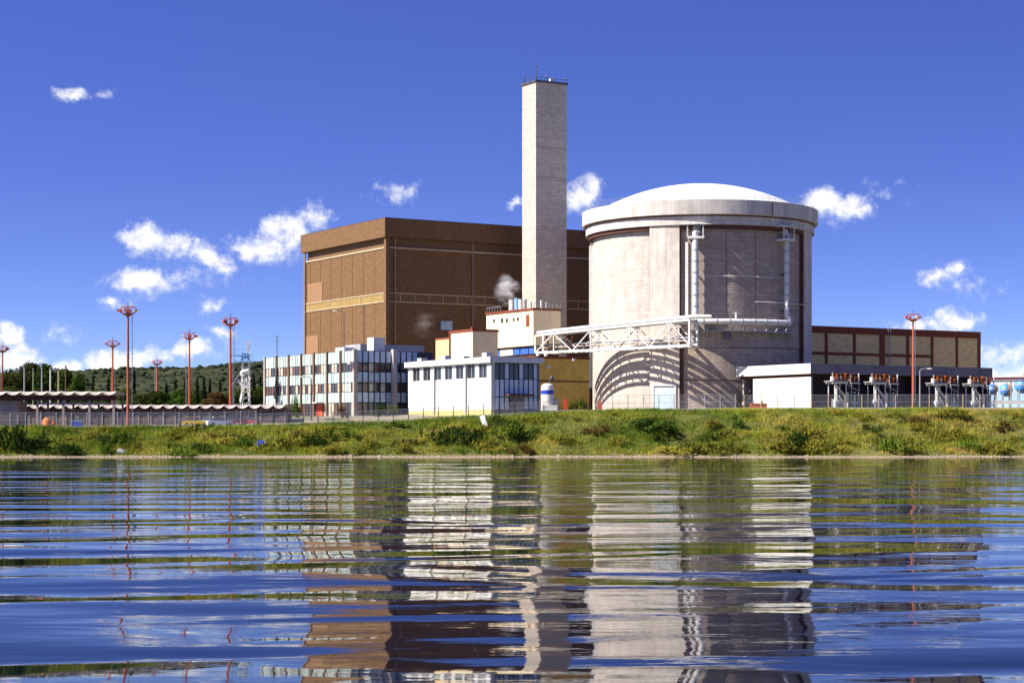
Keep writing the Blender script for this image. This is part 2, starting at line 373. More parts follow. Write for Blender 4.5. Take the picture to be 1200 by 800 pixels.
def water_mat():
    m = bpy.data.materials.new('lake_water'); m.use_nodes = True; T = NT(m.node_tree)
    tc = T.n('ShaderNodeTexCoord'); o = tc.outputs['Object']
    rot = T.n('ShaderNodeVectorRotate', rotation_type='Z_AXIS'); T.put(rot.inputs['Vector'], o); rot.inputs['Angle'].default_value = R(3)
    o1 = rot.outputs[0]
    def wav(fx, fy, det, rough, dist=0, off=0):
        return T.noise(T.vec('ADD', T.vec('MULTIPLY', o1, (fx, fy, 0)), (off, off * .7, off)), 1.0, det, rough, dist)
    swell = wav(.052, .10, .6, .4, 1.0)
    rot2 = T.n('ShaderNodeVectorRotate', rotation_type='Z_AXIS'); T.put(rot2.inputs['Vector'], o); rot2.inputs['Angle'].default_value = R(-14)
    o1 = rot2.outputs[0]
    cross = wav(.07, .21, 1, .45, .8, 31)
    o1 = rot.outputs[0]
    mid = wav(.22, .50, 2, .5, .6, 11)
    rip = wav(.8, 2.0, 3, .6, .4, 23)
    calm = T.smooth(T.noise(T.vec('MULTIPLY', o1, (.02, .045, 0)), 1.0, 3), .36, .62)
    h = T.math('ADD', T.math('MULTIPLY', swell, .34), T.math('MULTIPLY', cross, .12))
    h = T.math('ADD', h, T.math('MULTIPLY', T.math('MULTIPLY', mid, .024), T.math('MULTIPLY_ADD', calm, .7, .45)))
    h = T.math('ADD', h, T.math('MULTIPLY', T.math('MULTIPLY', rip, .0065), calm))
    bp = T.n('ShaderNodeBump'); bp.inputs['Strength'].default_value = 1; bp.inputs['Distance'].default_value = 1.0
    T.put(bp.inputs['Height'], h)
    b = T.n('ShaderNodeBsdfPrincipled'); b.inputs['Base Color'].default_value = (.0012, .003, .009, 1); b.inputs['Roughness'].default_value = .025
    b.inputs['IOR'].default_value = 1.17; b.inputs['Specular IOR Level'].default_value = .45
    T.nt.links.new(bp.outputs[0], b.inputs['Normal'])
    out = T.n('ShaderNodeOutputMaterial'); T.nt.links.new(b.outputs[0], out.inputs[0]); return m
def chainlink_mat():
    m = bpy.data.materials.new('chain_link_wire'); m.use_nodes = True; T = NT(m.node_tree)
    tc = T.n('ShaderNodeTexCoord'); o = tc.outputs['Object']
    sep = T.n('ShaderNodeSeparateXYZ'); T.put(sep.inputs[0], o)
    def dg(sgn):
        q = T.math('ADD', sep.outputs[0], T.math('MULTIPLY', sep.outputs[2], sgn))
        return T.math('LESS_THAN', T.math('FRACT', T.math('MULTIPLY', q, 11.0)), .085)
    wire = T.math('MAXIMUM', dg(1), dg(-1))
    b = T.n('ShaderNodeBsdfPrincipled'); b.inputs['Base Color'].default_value = (.35, .35, .36, 1); b.inputs['Roughness'].default_value = .5
    t = T.n('ShaderNodeBsdfTransparent'); mx = T.n('ShaderNodeMixShader'); T.put(mx.inputs[0], wire)
    T.nt.links.new(t.outputs[0], mx.inputs[1]); T.nt.links.new(b.outputs[0], mx.inputs[2])
    out = T.n('ShaderNodeOutputMaterial'); T.nt.links.new(mx.outputs[0], out.inputs[0]); return m
M['link'] = chainlink_mat()
def smoke_mat(dens, seed):
    m = bpy.data.materials.new('smoke_volume'); m.use_nodes = True; T = NT(m.node_tree)
    tc = T.n('ShaderNodeTexCoord'); g = tc.outputs['Object']
    n = T.noise(T.vec('ADD', T.vec('MULTIPLY', g, (1, 1, 2.2)), (seed, seed, seed)), 1.5, 6, .7, .5)
    fall = T.math('SUBTRACT', 1.0, T.vec('LENGTH', g), clamp=True)
    f = T.math('ADD', T.math('SUBTRACT', n, .56), T.math('MULTIPLY', fall, .30))
    v = T.n('ShaderNodeVolumePrincipled'); v.inputs['Color'].default_value = (.95, .95, .96, 1)
    T.put(v.inputs['Density'], T.math('MULTIPLY', T.smooth(f, 0, .3), T.math('MULTIPLY', T.smooth(fall, 0, .35), dens)))
    out = T.n('ShaderNodeOutputMaterial'); T.nt.links.new(v.outputs[0], out.inputs['Volume']); return m

# ------------------------------------------------------------------ terrain
_cpx = np.array([-400, 0, 250, 300, 400, 500, 600, 700, 800, 1200, 1700], float)
_cz = np.array([4.1, 4.15, 4.15, 4.4, 4.68, 5.3, 6.05, 6.62, 6.75, 6.85, 6.9])
_pX = np.array([-200, -100, -45, -26, -3, 5, 35, 60, 200], float); _pz = np.array([4.6, 4.8, 6.2, 6.3, 6.8, 7.2, 7.6, 7.7, 7.7])
def ground_np(x, y):
    x = np.asarray(x, float); y = np.asarray(y, float)
    zc = np.interp(x / 285 * F + CX, _cpx, _cz); zp = np.interp(x, _pX, _pz)
    edge = 261 + 1.1 * np.sin(x * .11) + .8 * np.sin(x * .31 + 1) + .5 * np.sin(x * .83)
    s = (y - edge) / (285 - edge)
    f = np.interp(s, [-3, -.3, 0, .1, .25, .55, .8, 1, 1.2], [-1.2, -.18, 0, .03, .19, .56, .86, 1, 1.0])
    bump = .16 * np.sin(x * .55 + np.sin(y * .4)) * np.sin(y * .6 + x * .1) + .1 * np.sin(x * 1.3 + 2) * np.sin(y * 1.1)
    zb = zc * f + bump * np.clip(s * 4, 0, 1) * np.clip((1.0 - s) * 4, 0, 1)
    t = sstep(288, 322, y)
    return zb * (1 - t) + zp * t
def G(x, y): return float(ground_np(x, y))
def build_ground():
    m = ground_mat()
    xs = np.unique(np.concatenate([-np.geomspace(130, 6000, 26)[::-1], np.arange(-130, 130.1, .8), np.geomspace(130, 6000, 26)]))
    ys = np.unique(np.concatenate([np.linspace(200, 255, 6), np.arange(255, 325, .6), np.geomspace(325, 12000, 40)]))
    xx, yy = np.meshgrid(xs, ys); zz = ground_np(xx, yy)
    nx = len(xs); v = np.stack([xx.ravel(), yy.ravel(), zz.ravel()], 1)
    i = np.arange(len(ys) - 1)[:, None] * nx + np.arange(nx - 1)[None]
    f = np.stack([i, i + 1, i + 1 + nx, i + nx], -1).reshape(-1, 4)
    tag(np_mesh('ground', v, f, m, smooth=True), 'grassy lake bank rising to the level plant yard', kind='structure')
build_ground()
mb = MB(); mb.add([(-6000, -600, 0), (6000, -600, 0), (6000, 275, 0), (-6000, 275, 0)], [(0, 1, 2, 3)])
tag(mb.build('lake_water', water_mat()), 'dark blue rippled lake water mirroring the plant', kind='structure')
def ribbon(name, x0, x1, yf, wd, lift, m, label, kind='structure', step=1.0, ht=None):
    xs = np.arange(x0, x1 + .01, step); vs = []; fs = []
    for x in xs:
        y = yf(x)
        for yy in (y, y + wd): vs.append((x, yy, G(x, yy) + lift))
    for i in range(len(xs) - 1): fs.append((2 * i, 2 * i + 2, 2 * i + 3, 2 * i + 1))
    b = MB(); b.add(vs, fs); return tag(b.build(name, m), label, kind=kind)
ribbon('yard_road', -140, 140, lambda x: 287, 4.5, .05, M['road'], 'pale concrete service road behind the fence')
def build_hills():
    hx = np.linspace(-2600, 2600, 260); hy = np.linspace(1200, 3400, 60)
    pxs = np.array([-500, -100, 0, 80, 140, 180, 220, 260, 300, 360, 500, 700, 900, 1100, 1300, 1800]); rise = np.array([54, 60, 62, 67, 72, 71, 69, 75, 80, 76, 66, 45, 22, 8, 5, 4])
    xx, yy = np.meshgrid(hx, hy)
    px = xx / 2200 * F + CX
    top = np.interp(px, pxs, rise) / F * 2200
    prof = sstep(1200, 2250, yy) * (1 - .35 * sstep(2300, 3400, yy))
    zz = 4 + top * prof
    nse = np.zeros_like(xx)
    for k, (a, fr) in enumerate([(5, .006), (2.5, .015), (1.5, .04)]):
        nse += a * np.sin(xx * fr + k * 2 + np.sin(yy * fr * .7)) * np.sin(yy * fr * .8 + k)
    zz += nse * prof * np.clip(top / 40, 0, 1)
    nx = len(hx); v = np.stack([xx.ravel(), yy.ravel(), zz.ravel()], 1)
    i = np.arange(len(hy) - 1)[:, None] * nx + np.arange(nx - 1)[None]
    f = np.stack([i, i + 1, i + 1 + nx, i + nx], -1).reshape(-1, 4)
    tag(np_mesh('hills', v, f, hill_mat(), smooth=True), 'low scrub covered hills along the horizon', kind='structure')
    # scattered scrub on the hill
    N = 15000; rx = RNG.uniform(-1250, 200, N); ry = RNG.uniform(1300, 2350, N)
    ix = np.clip(((rx + 2600) / 5200 * 259).astype(int), 0, 259); iy = np.clip(((ry - 1200) / 2200 * 59).astype(int), 0, 59)
    rz = zz[iy, ix]
    ico = MB(); ico.ball((0, 0, 0), 1, 6, 4); bv = np.array(ico.v); bf = np.array([q for q in ico.f])
    V = []; 
    for k in range(N):
        s_ = RNG.uniform(1.3, 3.6); jj = RNG.uniform(.75, 1.2, (len(bv), 1))
        V.append(bv * jj * np.array([s_ * 1.3, s_, s_ * .9]) + [rx[k], ry[k], rz[k] + s_ * .3])
    V = np.concatenate(V); Fc = (bf[None] + (np.arange(N) * len(bv))[:, None, None]).reshape(-1, 4)
    tag(np_mesh('hillside_woods', V, Fc, leaf_mat('scrub', (.012, .019, .012), (.035, .045, .025), .02, .1)), 'scattered dark scrub trees covering the far hills', kind='stuff')
build_hills()

# ------------------------------------------------------------------ vegetation
def leaf_cloud(centers, radii, n, size, flat=1.0, shell=.6):
    """quads scattered in ellipsoid clumps -> verts, faces"""
    centers = np.asarray(centers, float); radii = np.asarray(radii, float)
    wgt = radii.prod(1) ** (2 / 3); k = RNG.choice(len(centers), n, p=wgt / wgt.sum())
    d = RNG.normal(size=(n, 3)); d /= np.linalg.norm(d, axis=1)[:, None]
    rr = RNG.uniform(shell, 1.05, (n, 1)) ** .8
    p = centers[k] + d * rr * radii[k]
    nrm = d + RNG.normal(size=(n, 3)) * .7; nrm /= np.linalg.norm(nrm, axis=1)[:, None]
    a = np.cross(nrm, RNG.normal(size=(n, 3))); a /= np.linalg.norm(a, axis=1)[:, None]; b = np.cross(nrm, a)
    s = (size * RNG.uniform(.6, 1.4, (n, 1)))
    q = np.stack([p - a * s - b * s * .3, p + b * s * .6 - a * s * .1, p + a * s + b * s * .2, p - b * s * .55], 1).reshape(-1, 3)
    return q, np.arange(4 * n).reshape(n, 4)
def make_shrub(kind, mt):
    c, r = [], []
    for i in range(random.randint(7, 12)):
        a = random.uniform(0, 6.28); q = random.uniform(0, 1) ** .7; h = random.uniform(.12, .8) * (1.1 - .75 * q)
        c.append((math.cos(a) * q * .95 + random.uniform(-.1, .1), math.sin(a) * q * .8, h)); k = random.uniform(.16, .40); r.append((k * 1.25, k, k * random.uniform(.6, 1.1)))
    v, f = leaf_cloud(c, r, 700, .072, shell=.35)
    # stray upright shoots break the outline
    n = 46; p = np.stack([RNG.normal(0, .5, n), RNG.normal(0, .4, n), RNG.uniform(.2, .6, n)], 1); top = p + np.stack([RNG.normal(0, .1, n), RNG.normal(0, .1, n), RNG.uniform(.2, .5, n)], 1)
    w_ = np.stack([RNG.uniform(.02, .04, n), RNG.uniform(-.03, .03, n), np.zeros(n)], 1)
    v2 = np.stack([p - w_, p + w_, top + w_ * .3, top - w_ * .3], 1).reshape(-1, 3)
    return np.concatenate([v, v2]), np.concatenate([f, np.arange(4 * n).reshape(n, 4) + len(v)])
def build_grass():
    N = 52000
    x = RNG.uniform(-112, 112, N); y = 261.5 + (RNG.uniform(0, 1, N) ** .9) * 27
    z = ground_np(x, y)
    big = np.sin(x * .35 + np.sin(y * .5) * 2) * np.sin(y * .45 + x * .07) 
    keep = (z > .22 + .25 * RNG.uniform(0, 1, N)) & (RNG.uniform(0, 1, N) < .72 + .28 * big)
    x, y, z, big = x[keep], y[keep], z[keep], big[keep]; N = len(x)
    h = RNG.uniform(.18, .62, N) * (1 + .45 * big) * np.where(z > 4, .8, 1)
    V = []; nb = 6
    for b in range(nb):
        a = RNG.uniform(0, 6.283, N); wd = RNG.uniform(.02, .06, N) ; ox = RNG.normal(0, .16, N); oy = RNG.normal(0, .16, N)
        lx = RNG.normal(0, .35, N) * h; ly = RNG.normal(0, .35, N) * h
        dx, dy = np.cos(a) * wd, np.sin(a) * wd
        V.append(np.stack([np.stack([x + ox - dx, y + oy - dy, z - .05], 1), np.stack([x + ox + dx, y + oy + dy, z - .05], 1),
                           np.stack([x + ox + lx, y + oy + ly, z + h * RNG.uniform(.7, 1.2, N)], 1)], 1))
    V = np.concatenate(V).reshape(-1, 3)
    tag(np_mesh('bank_grass', V, np.arange(len(V)).reshape(-1, 3), M['grass']), 'rough yellow green grass growing over the lake bank', kind='stuff')
    # low weeds
    N = 3400; x = RNG.uniform(-112, 112, N); y = RNG.uniform(262, 285, N); z = ground_np(x, y)
    ok = z > .18 + .3 * RNG.uniform(0, 1, N); x, y, z = x[ok], y[ok], z[ok]; N = len(x)
    s = RNG.uniform(.18, .75, N) * np.where(y > 282, .55, 1) * np.where(z < .6, .6, 1)
    v, f = leaf_cloud(np.stack([x, y, z + s * .35], 1), np.stack([s * 1.3, s, s * .75], 1), N * 46, .075)
    tag(np_mesh('bank_weeds', v, f, leaf_mat('weeds', (.06, .075, .010), (.33, .31, .04), .35)), 'low mixed weeds between the grass of the bank', kind='stuff')
build_grass()
SHRUB = {}
for k, mt in (('dark green', 'leaf_dark'), ('bright green', 'leaf_green'), ('olive', 'leaf_olive'), ('yellowish', 'leaf_yellow'), ('brownish', 'leaf_brown')):
    SHRUB[k] = []
    for j in range(4):
        v, f = make_shrub(k, mt); SHRUB[k].append(np_mesh('shrub', v, f, M[mt]))
_used = set()
def shrub(kind, px, py, wpx, hpx, label):
    """shrub whose foot shows at pixel (px,py) on the bank"""
    lo, hi = 258., 300.
    for Yt in np.arange(261.5, 287, .25):
        if HOR - (G(X(px, Yt), Yt) - CAMZ) / Yt * F <= py: break
    x = X(px, Yt); src = random.choice(SHRUB[kind])
    if id(src) in _used:
        o = src.copy(); COL.objects.link(o)
    else:
        _used.add(id(src)); o = src
    o.location = (x, Yt, G(x, Yt) - .1); o.rotation_euler = (0, 0, random.uniform(0, 6.28))
    ws = wpx / F * Yt / 1.7; hs = hpx / F * Yt / .95
    o.scale = (ws, ws * .8, hs)
    tag(o, label, 'shrub', 'shrubs on the lake bank')
LM = [(18, 'the open scalloped shed'), (72, 'the flagpoles'), (118, 'the orange drums'), (160, 'the big orange mast'), (205, 'the long shed wall'), (248, 'the parked cars'), (292, 'the lattice crane'), (338, 'the office block end'), (385, 'the office block front'),
      (432, 'the office block corner'), (478, 'the office and hall gap'), (528, 'the white hall'), (580, 'the white hall corner'), (625, 'the blue glazed entrance'), (668, 'the ochre building'),
      (715, 'the sunlit reactor flank'), (768, 'the reactor pilaster'), (820, 'the thick vertical pipe'), (868, 'the red skid'), (912, 'the annex end wall'), (960, 'the annex corner'), (1000, 'the first steel frame'), (1045, 'the second steel frame'),
      (1085, 'the mast at the annex'), (1128, 'the last two steel frames'), (1175, 'the round tanks')]
def crest_py(px): return float(np.interp(px, [0, 250, 300, 400, 500, 600, 700, 800, 1200], [501, 501, 499, 497, 493, 486, 482, 481, 480]))
for px, nm in LM:
    cp = crest_py(px); sp = 535 - cp
    for frac, row in ((.14, 'along the top of the bank below'), (.42, 'halfway up the bank below'), (.66, 'low on the bank below'), (.88, 'at the waterline below')):
        if random.random() < .12: continue
        kinds = ['dark green', 'bright green', 'olive', 'yellowish', 'brownish']
        wt = [.16, .30, .32, .16, .06] if px < 880 else [.05, .14, .36, .39, .06]
        kd = random.choices(kinds, wt)[0]
        w_ = random.uniform(18, 46); h_ = random.uniform(8, 17)
        if frac < .2: h_ *= .6
        shrub(kd, px + random.uniform(-17, 17), cp + sp * frac + random.uniform(-3, 3), w_, h_, f'{kd} shrub {row} {nm}')
# named larger bushes seen in the photograph
for kd, px, py, w_, h_, lb in [
    ('dark green', 8, 531, 70, 34, 'very dark big bush at the edge of the frame low on the bank'), ('dark green', 19, 530, 30, 40, 'tall dark bush rising in front of the shed posts'),
    ('dark green', 42, 528, 36, 18, 'low dark bush trailing off beside the tall dark bush'),
    ('olive', 335, 521, 58, 19, 'wide olive thicket on the bank in front of the office car park'), ('olive', 372, 518, 50, 17, 'second wide olive thicket in front of the office facade'), ('bright green', 410, 514, 40, 14, 'round green bush ending the olive thicket below the office corner'),
    ('dark green', 533, 520, 52, 22, 'large dark bush around the pale leaning slab'), ('dark green', 558, 520, 30, 18, 'dark bush just right of the pale leaning slab'), ('bright green', 598, 511, 54, 24, 'large green bush below the blue glazed entrance'),
    ('dark green', 760, 503, 90, 16, 'long dark thicket near the top of the bank below the reactor'), ('olive', 835, 531, 60, 18, 'wide yellowing bush at the waterline below the thick vertical pipe'), ('dark green', 938, 527, 40, 24, 'dark green bush at the waterline below the annex corner'),
    ('olive', 965, 530, 40, 18, 'olive bush beside the dark bush at the waterline'), ('olive', 1052, 525, 56, 16, 'low olive thicket above the waterline under the steel frames'), ('olive', 1118, 490, 44, 16, 'bush standing above the crest under the third steel frame'),
    ('olive', 1122, 511, 30, 16, 'single round bush midway up the dry grass slope'), ('olive', 1172, 529, 44, 17, 'wide bush at the waterline below the round tanks'), ('brownish', 1070, 497, 34, 11, 'dark brown bush near the crest under the mast at the annex')]:
    shrub(kd, px, py, w_, h_, lb)
for ss in SHRUB.values():
    for o in ss:
        if id(o) not in _used: bpy.data.objects.remove(o)
# trees behind the sheds
def broad_tree_mesh(seed):
    st = np.random.default_rng(seed); c = []; r = []
    for i in range(17):
        a = st.uniform(0, 6.28); q = st.uniform(0, 3.4); h = st.uniform(4.2, 10.5)
        q *= (1 - abs(h - 6.5) / 7)
        c.append((math.cos(a) * q, math.sin(a) * q, h)); s_ = st.uniform(1.3, 2.3); r.append((s_ * 1.1, s_ * 1.1, s_ * .85))
    return leaf_cloud(c, r, 5200, .30, shell=.45)
TREES = []
def broad_tree(px, Y, top, wid, mt, label):
    x = X(px, Y); z = G(x, Y); h = Z(top, Y) - z
    t = thing('tree', (x, Y, z), label, 'tree', 'trees behind the sheds')
    v, f = broad_tree_mesh(random.randint(0, 9999))
    sx = wid / F * Y / 8.5
    v = v * [sx, sx, h / 12]
    np_mesh('crown', v, f, M[mt], t)
    b = MB(); b.tube([(0, 0, -.3), (.1, 0, h * .3), (.3, .2, h * .6)], .35, 8, r2=.14)
    for a in (0, 2.1, 4.2): b.tube([(.1, 0, h * .32), (math.cos(a) * sx * 1.6, math.sin(a) * sx * 1.6, h * .58)], .15, 6, r2=.05)
    b.build('trunk', M['bark'], t)
for i, (px, Y, top, wid, mt) in enumerate([(8, 430, 432, 50, 'leaf_tree'), (36, 445, 424, 44, 'leaf_tree'), (24, 400, 432, 40, 'leaf_tree'), (53, 420, 424, 34, 'leaf_dark'), (77, 440, 425, 36, 'leaf_dark'), (66, 455, 432, 34, 'leaf_tree'), (92, 430, 437, 26, 'leaf_dark'), (-12, 410, 432, 40, 'leaf_brown'),
      (165, 390, 457, 40, 'leaf_tree'), (184, 410, 456, 34, 'leaf_dark'), (292, 380, 457, 34, 'leaf_tree'), (148, 420, 454, 30, 'leaf_dark'), (118, 430, 455, 36, 'leaf_dark'), (212, 420, 454, 44, 'leaf_dark'), (234, 440, 456, 40, 'leaf_dark'), (254, 400, 458, 38, 'leaf_brown'), (276, 420, 455, 38, 'leaf_dark'), (303, 430, 450, 32, 'leaf_dark'),(100, 410, 457, 30, 'leaf_tree')]):
    names = ['spreading green tree behind the front shed roof', 'tallest dark round tree behind the flagpoles', 'green tree between the front shed and the dark trees', 'narrow dark tree behind the white flagpole', 'tall dark tree at the end of the flagpole row', 'lighter tree between two dark trees at the flagpoles', 'smaller dark tree tapering off the clump toward the hills', 'reddish brown tree cut by the edge of the frame',
             'bushy green tree behind the long shed beside the big mast', 'dark tree under the smallest mast', 'green tree against the outer end of the office block', 'dark tree directly behind the big orange mast', 'dark low tree behind the junction of the two sheds', 'dark tree below the tall thin mast', 'dark low tree between the thin mast and the crane', 'brown leaved tree left of the lattice crane', 'dark tree at the foot of the lattice crane', 'dark tree hidden between crane and office block', 'low green tree behind the end of the front shed']
    broad_tree(px, Y, top, wid, mt, names[i])
def cypress(px, Y, top, wpx, label):
    x = X(px, Y); z = G(x, Y); h = Z(top, Y) - z; wd = wpx / F * Y / 2
    t = thing('cypress_tree', (x, Y, z), label, 'tree', 'cypresses behind the long shed')
    hh = np.linspace(.08, .95, 14); c = [(random.uniform(-.12, .12) * wd, random.uniform(-.12, .12) * wd, q * h) for q in hh]
    r = [(wd * (math.sin(min(1, q * 3.5) * 1.57) * (1 - q) ** .55 + .08), ) * 2 + (h * .07,) for q in hh]
    v, f = leaf_cloud(c, r, 1100, .26)
    np_mesh('crown', v, f, M['leaf_cypress'], t)
    b = MB(); b.tube([(0, 0, -.3), (0, 0, h * .8)], .22, 7, r2=.05); b.build('trunk', M['bark'], t)
nth = ['first', 'second', 'third', 'fourth', 'fifth', 'sixth', 'seventh', 'eighth', 'ninth', 'tenth', 'eleventh', 'twelfth', 'thirteenth', 'fourteenth']
for i, (px, Y, top, wpx) in enumerate([(91, 440, 441, 5), (97, 440, 440, 5), (109, 445, 440, 5), (127, 430, 440, 6), (157, 425, 436, 8), (195, 440, 448, 6), (206, 440, 444, 7), (217, 430, 442, 6), (231, 430, 443, 6), (239, 430, 441, 7), (246, 440, 444, 6), (258, 430, 445, 7), (297, 430, 436, 8), (305, 440, 443, 6)]):
    cypress(px, Y, top, wpx, f'{nth[i]} dark cypress counted from the flagpoles along the skyline')

# ------------------------------------------------------------------ big structures
ROT = R(31.08)
def building(name, px, Y, zb, label, cat='building'):
    return thing(name, (X(px, Y), Y, zb), label, cat, rz=ROT), X(px, Y)
# ---- turbine hall
def turbine_hall():
    Y0 = 395; zb = 6.3; t, X0 = building('turbine_hall', 453, Y0, zb, 'huge brown windowless turbine hall with a gold banded wall')
    L = alongL(357.5, X0, Y0); W = 84; H = Z(256, Y0) - zb
    zr = lambda py: Z(py, Y0) - zb
    zf = zr(278)
    MB().box(0, W, 0, L, -1, zf - 2.0).build('wall', M['brown'], t)
    MB().box(.5, W - .5, .5, L - .5, zf - 2.0, zf).build('clerestory', M['louvre_brown'], t)
    MB().box(-.75, W + .75, -.75, L + .75, zf, H).build('parapet', M['brown'], t)
    MB().box(-.7, W + .7, -.7, L + .7, H, H + .15).build('parapet_cap', M['brown_dark'], t)
    b = MB()
    for z in (zf - 2.0,): b.box(-.18, W, -.18, L, z - .25, z + .05)
    b.build('ledge', M['cream_line'], t)
    z0, z1 = zr(353), zr(343)
    MB().box(.3, W, -.03, 0, z0, z1).build('band_panel', M['louvre_brown'], t)
    MB().box(-.03, 0, .3, L - .3, z0, z1).build('band_panel', M['gold'], t)['label'] = 'golden band panels on the sunlit end wall'
    for z in (z0, z1):
        MB().box(-.16, W, -.16, L, z - .10, z + .10).build('ledge', M['cream_line'], t)
    b = MB()
    for x in np.arange(3.2, W, 3.4): b.box(x - .06, x + .06, -.12, -.04, z0 + .13, z1 - .13)
    b.build('band_mullion', M['cream_line'], t)
    b = MB()
    for y in np.arange(2, L, 5.1): b.box(-.12, -.04, y - .08, y + .08, z0 + .13, z1 - .13)
    b.build('band_mullion', M['cream_line'], t)
    MB().box(-.3, .6, -.3, .6, -1, zf - .02).build('corner_column', M['louvre_brown'], t)
    for x in (1.9, alongR(553.5, X0, Y0)):
        MB().tube([(x, -.3, -1), (x, -.3, zf)], .12, 8).build('downpipe', M['pipe_tan'], t, smooth='auto')
    MB().tube([(-.3, L - .5, -1), (-.3, L - .5, zf)], .2, 8).build('downpipe', M['pipe_tan'], t, smooth='auto')
    for y in (alongL(427, X0, Y0),): MB().box(-.06, -.0, y - .06, y + .06, 0, z0 - .3).build('wall_joint', M['brown_dark'], t)
    for p0, p1, q0, q1 in ((361, 378, 333, 357), (358, 373, 394, 424)):
        ya, yb = alongL(p1, X0, Y0), alongL(p0, X0, Y0); k = (Y0 + C31 * yb)
        MB().box(-.09, 0, ya, min(yb, L - .8), Z(q1, k) - zb, Z(q0, k) - zb).build('patch_panel', M['patch'], t)
    for y in np.arange(5.3, L - 2, 5.3): MB().box(-.035, -.0, y - .045, y + .045, 0, z0 - .3).build('wall_joint', M['brown_dark'], t)
    for y in np.arange(5.3, L - 2, 5.3): MB().box(-.035, -.0, y - .045, y + .045, z1 + .3, zf - 2.4).build('wall_joint', M['brown_dark'], t)
    xa, xb = alongR(516, X0, Y0), alongR(529, X0, Y0); k = Y0 + S31 * xa
    b = MB().box(xa, xb, -.5, 0, Z(386.5, k) - zb, Z(376, k) - zb)
    v = b.build('vent_louvre', M['glass_blue'], t)
    MB().box(3, W - 3, 3, L - 3, H - .8, H - .4).build('roof', M['dark_roof'], t)
turbine_hall()
# ---- ventilation stack
def chimney():
    Y0 = 398; zb = 7; t, X0 = building('ventilation_stack', 628, Y0, zb, 'tall square pale concrete stack standing in front of the turbine hall', 'chimney')
    D = alongL(612, X0, Y0); W = alongR(664, X0, Y0); H = Z(96, Y0) - zb
    MB().box(0, W, 0, D, -1, H).build('shaft', M['conc_chim'], t)
    b = MB(); e = .25
    for a, c, d_, f_ in ((-e, W + e, -e, .1), (-e, W + e, D - .1, D + e), (-e, .1, .1, D - .1), (W - .1, W + e, .1, D - .1)): b.box(a, c, d_, f_, H, H + .4)
    b.build('rim', M['grey_dark'], t)
    for py in (172, 207, 210):
        z = Z(py, Y0) - zb; MB().box(-.02, W + .05, -.05, 0, z - .1, z + .1).build('band_joint', M['pier'], t)
    for x, y, h in ((.3, D - .4, 2.2), (.4, .3, 3.6), (W * .6, .4, 1.2), (W - .3, .3, 1.3), (W * .75, D - .5, 2.5)):
        MB().tube([(x, y, H), (x, y, H + h)], .09, 6).ball((x, y, H + h), .22, 6, 4).build('lightning_rod', M['grey_dark'], t)
    b = MB().box(W * .5, W * .5 + .8, .3, .9, H + .4, H + 1.1); b.build('warning_lamp', M['white_steel'], t)
    b = MB()
    for x in np.linspace(0, W, 7): b.bar((x, 0, H + .4), (x, 0, H + 1.1), .06)
    for y in np.linspace(0, D, 5): b.bar((0, y, H + .4), (0, y, H + 1.1), .06)
    b.bar((0, 0, H + 1.1), (W, 0, H + 1.1), .06); b.bar((0, 0, H + 1.1), (0, D, H + 1.1), .06)
    b.build('railing', M['grey_dark'], t)
chimney()
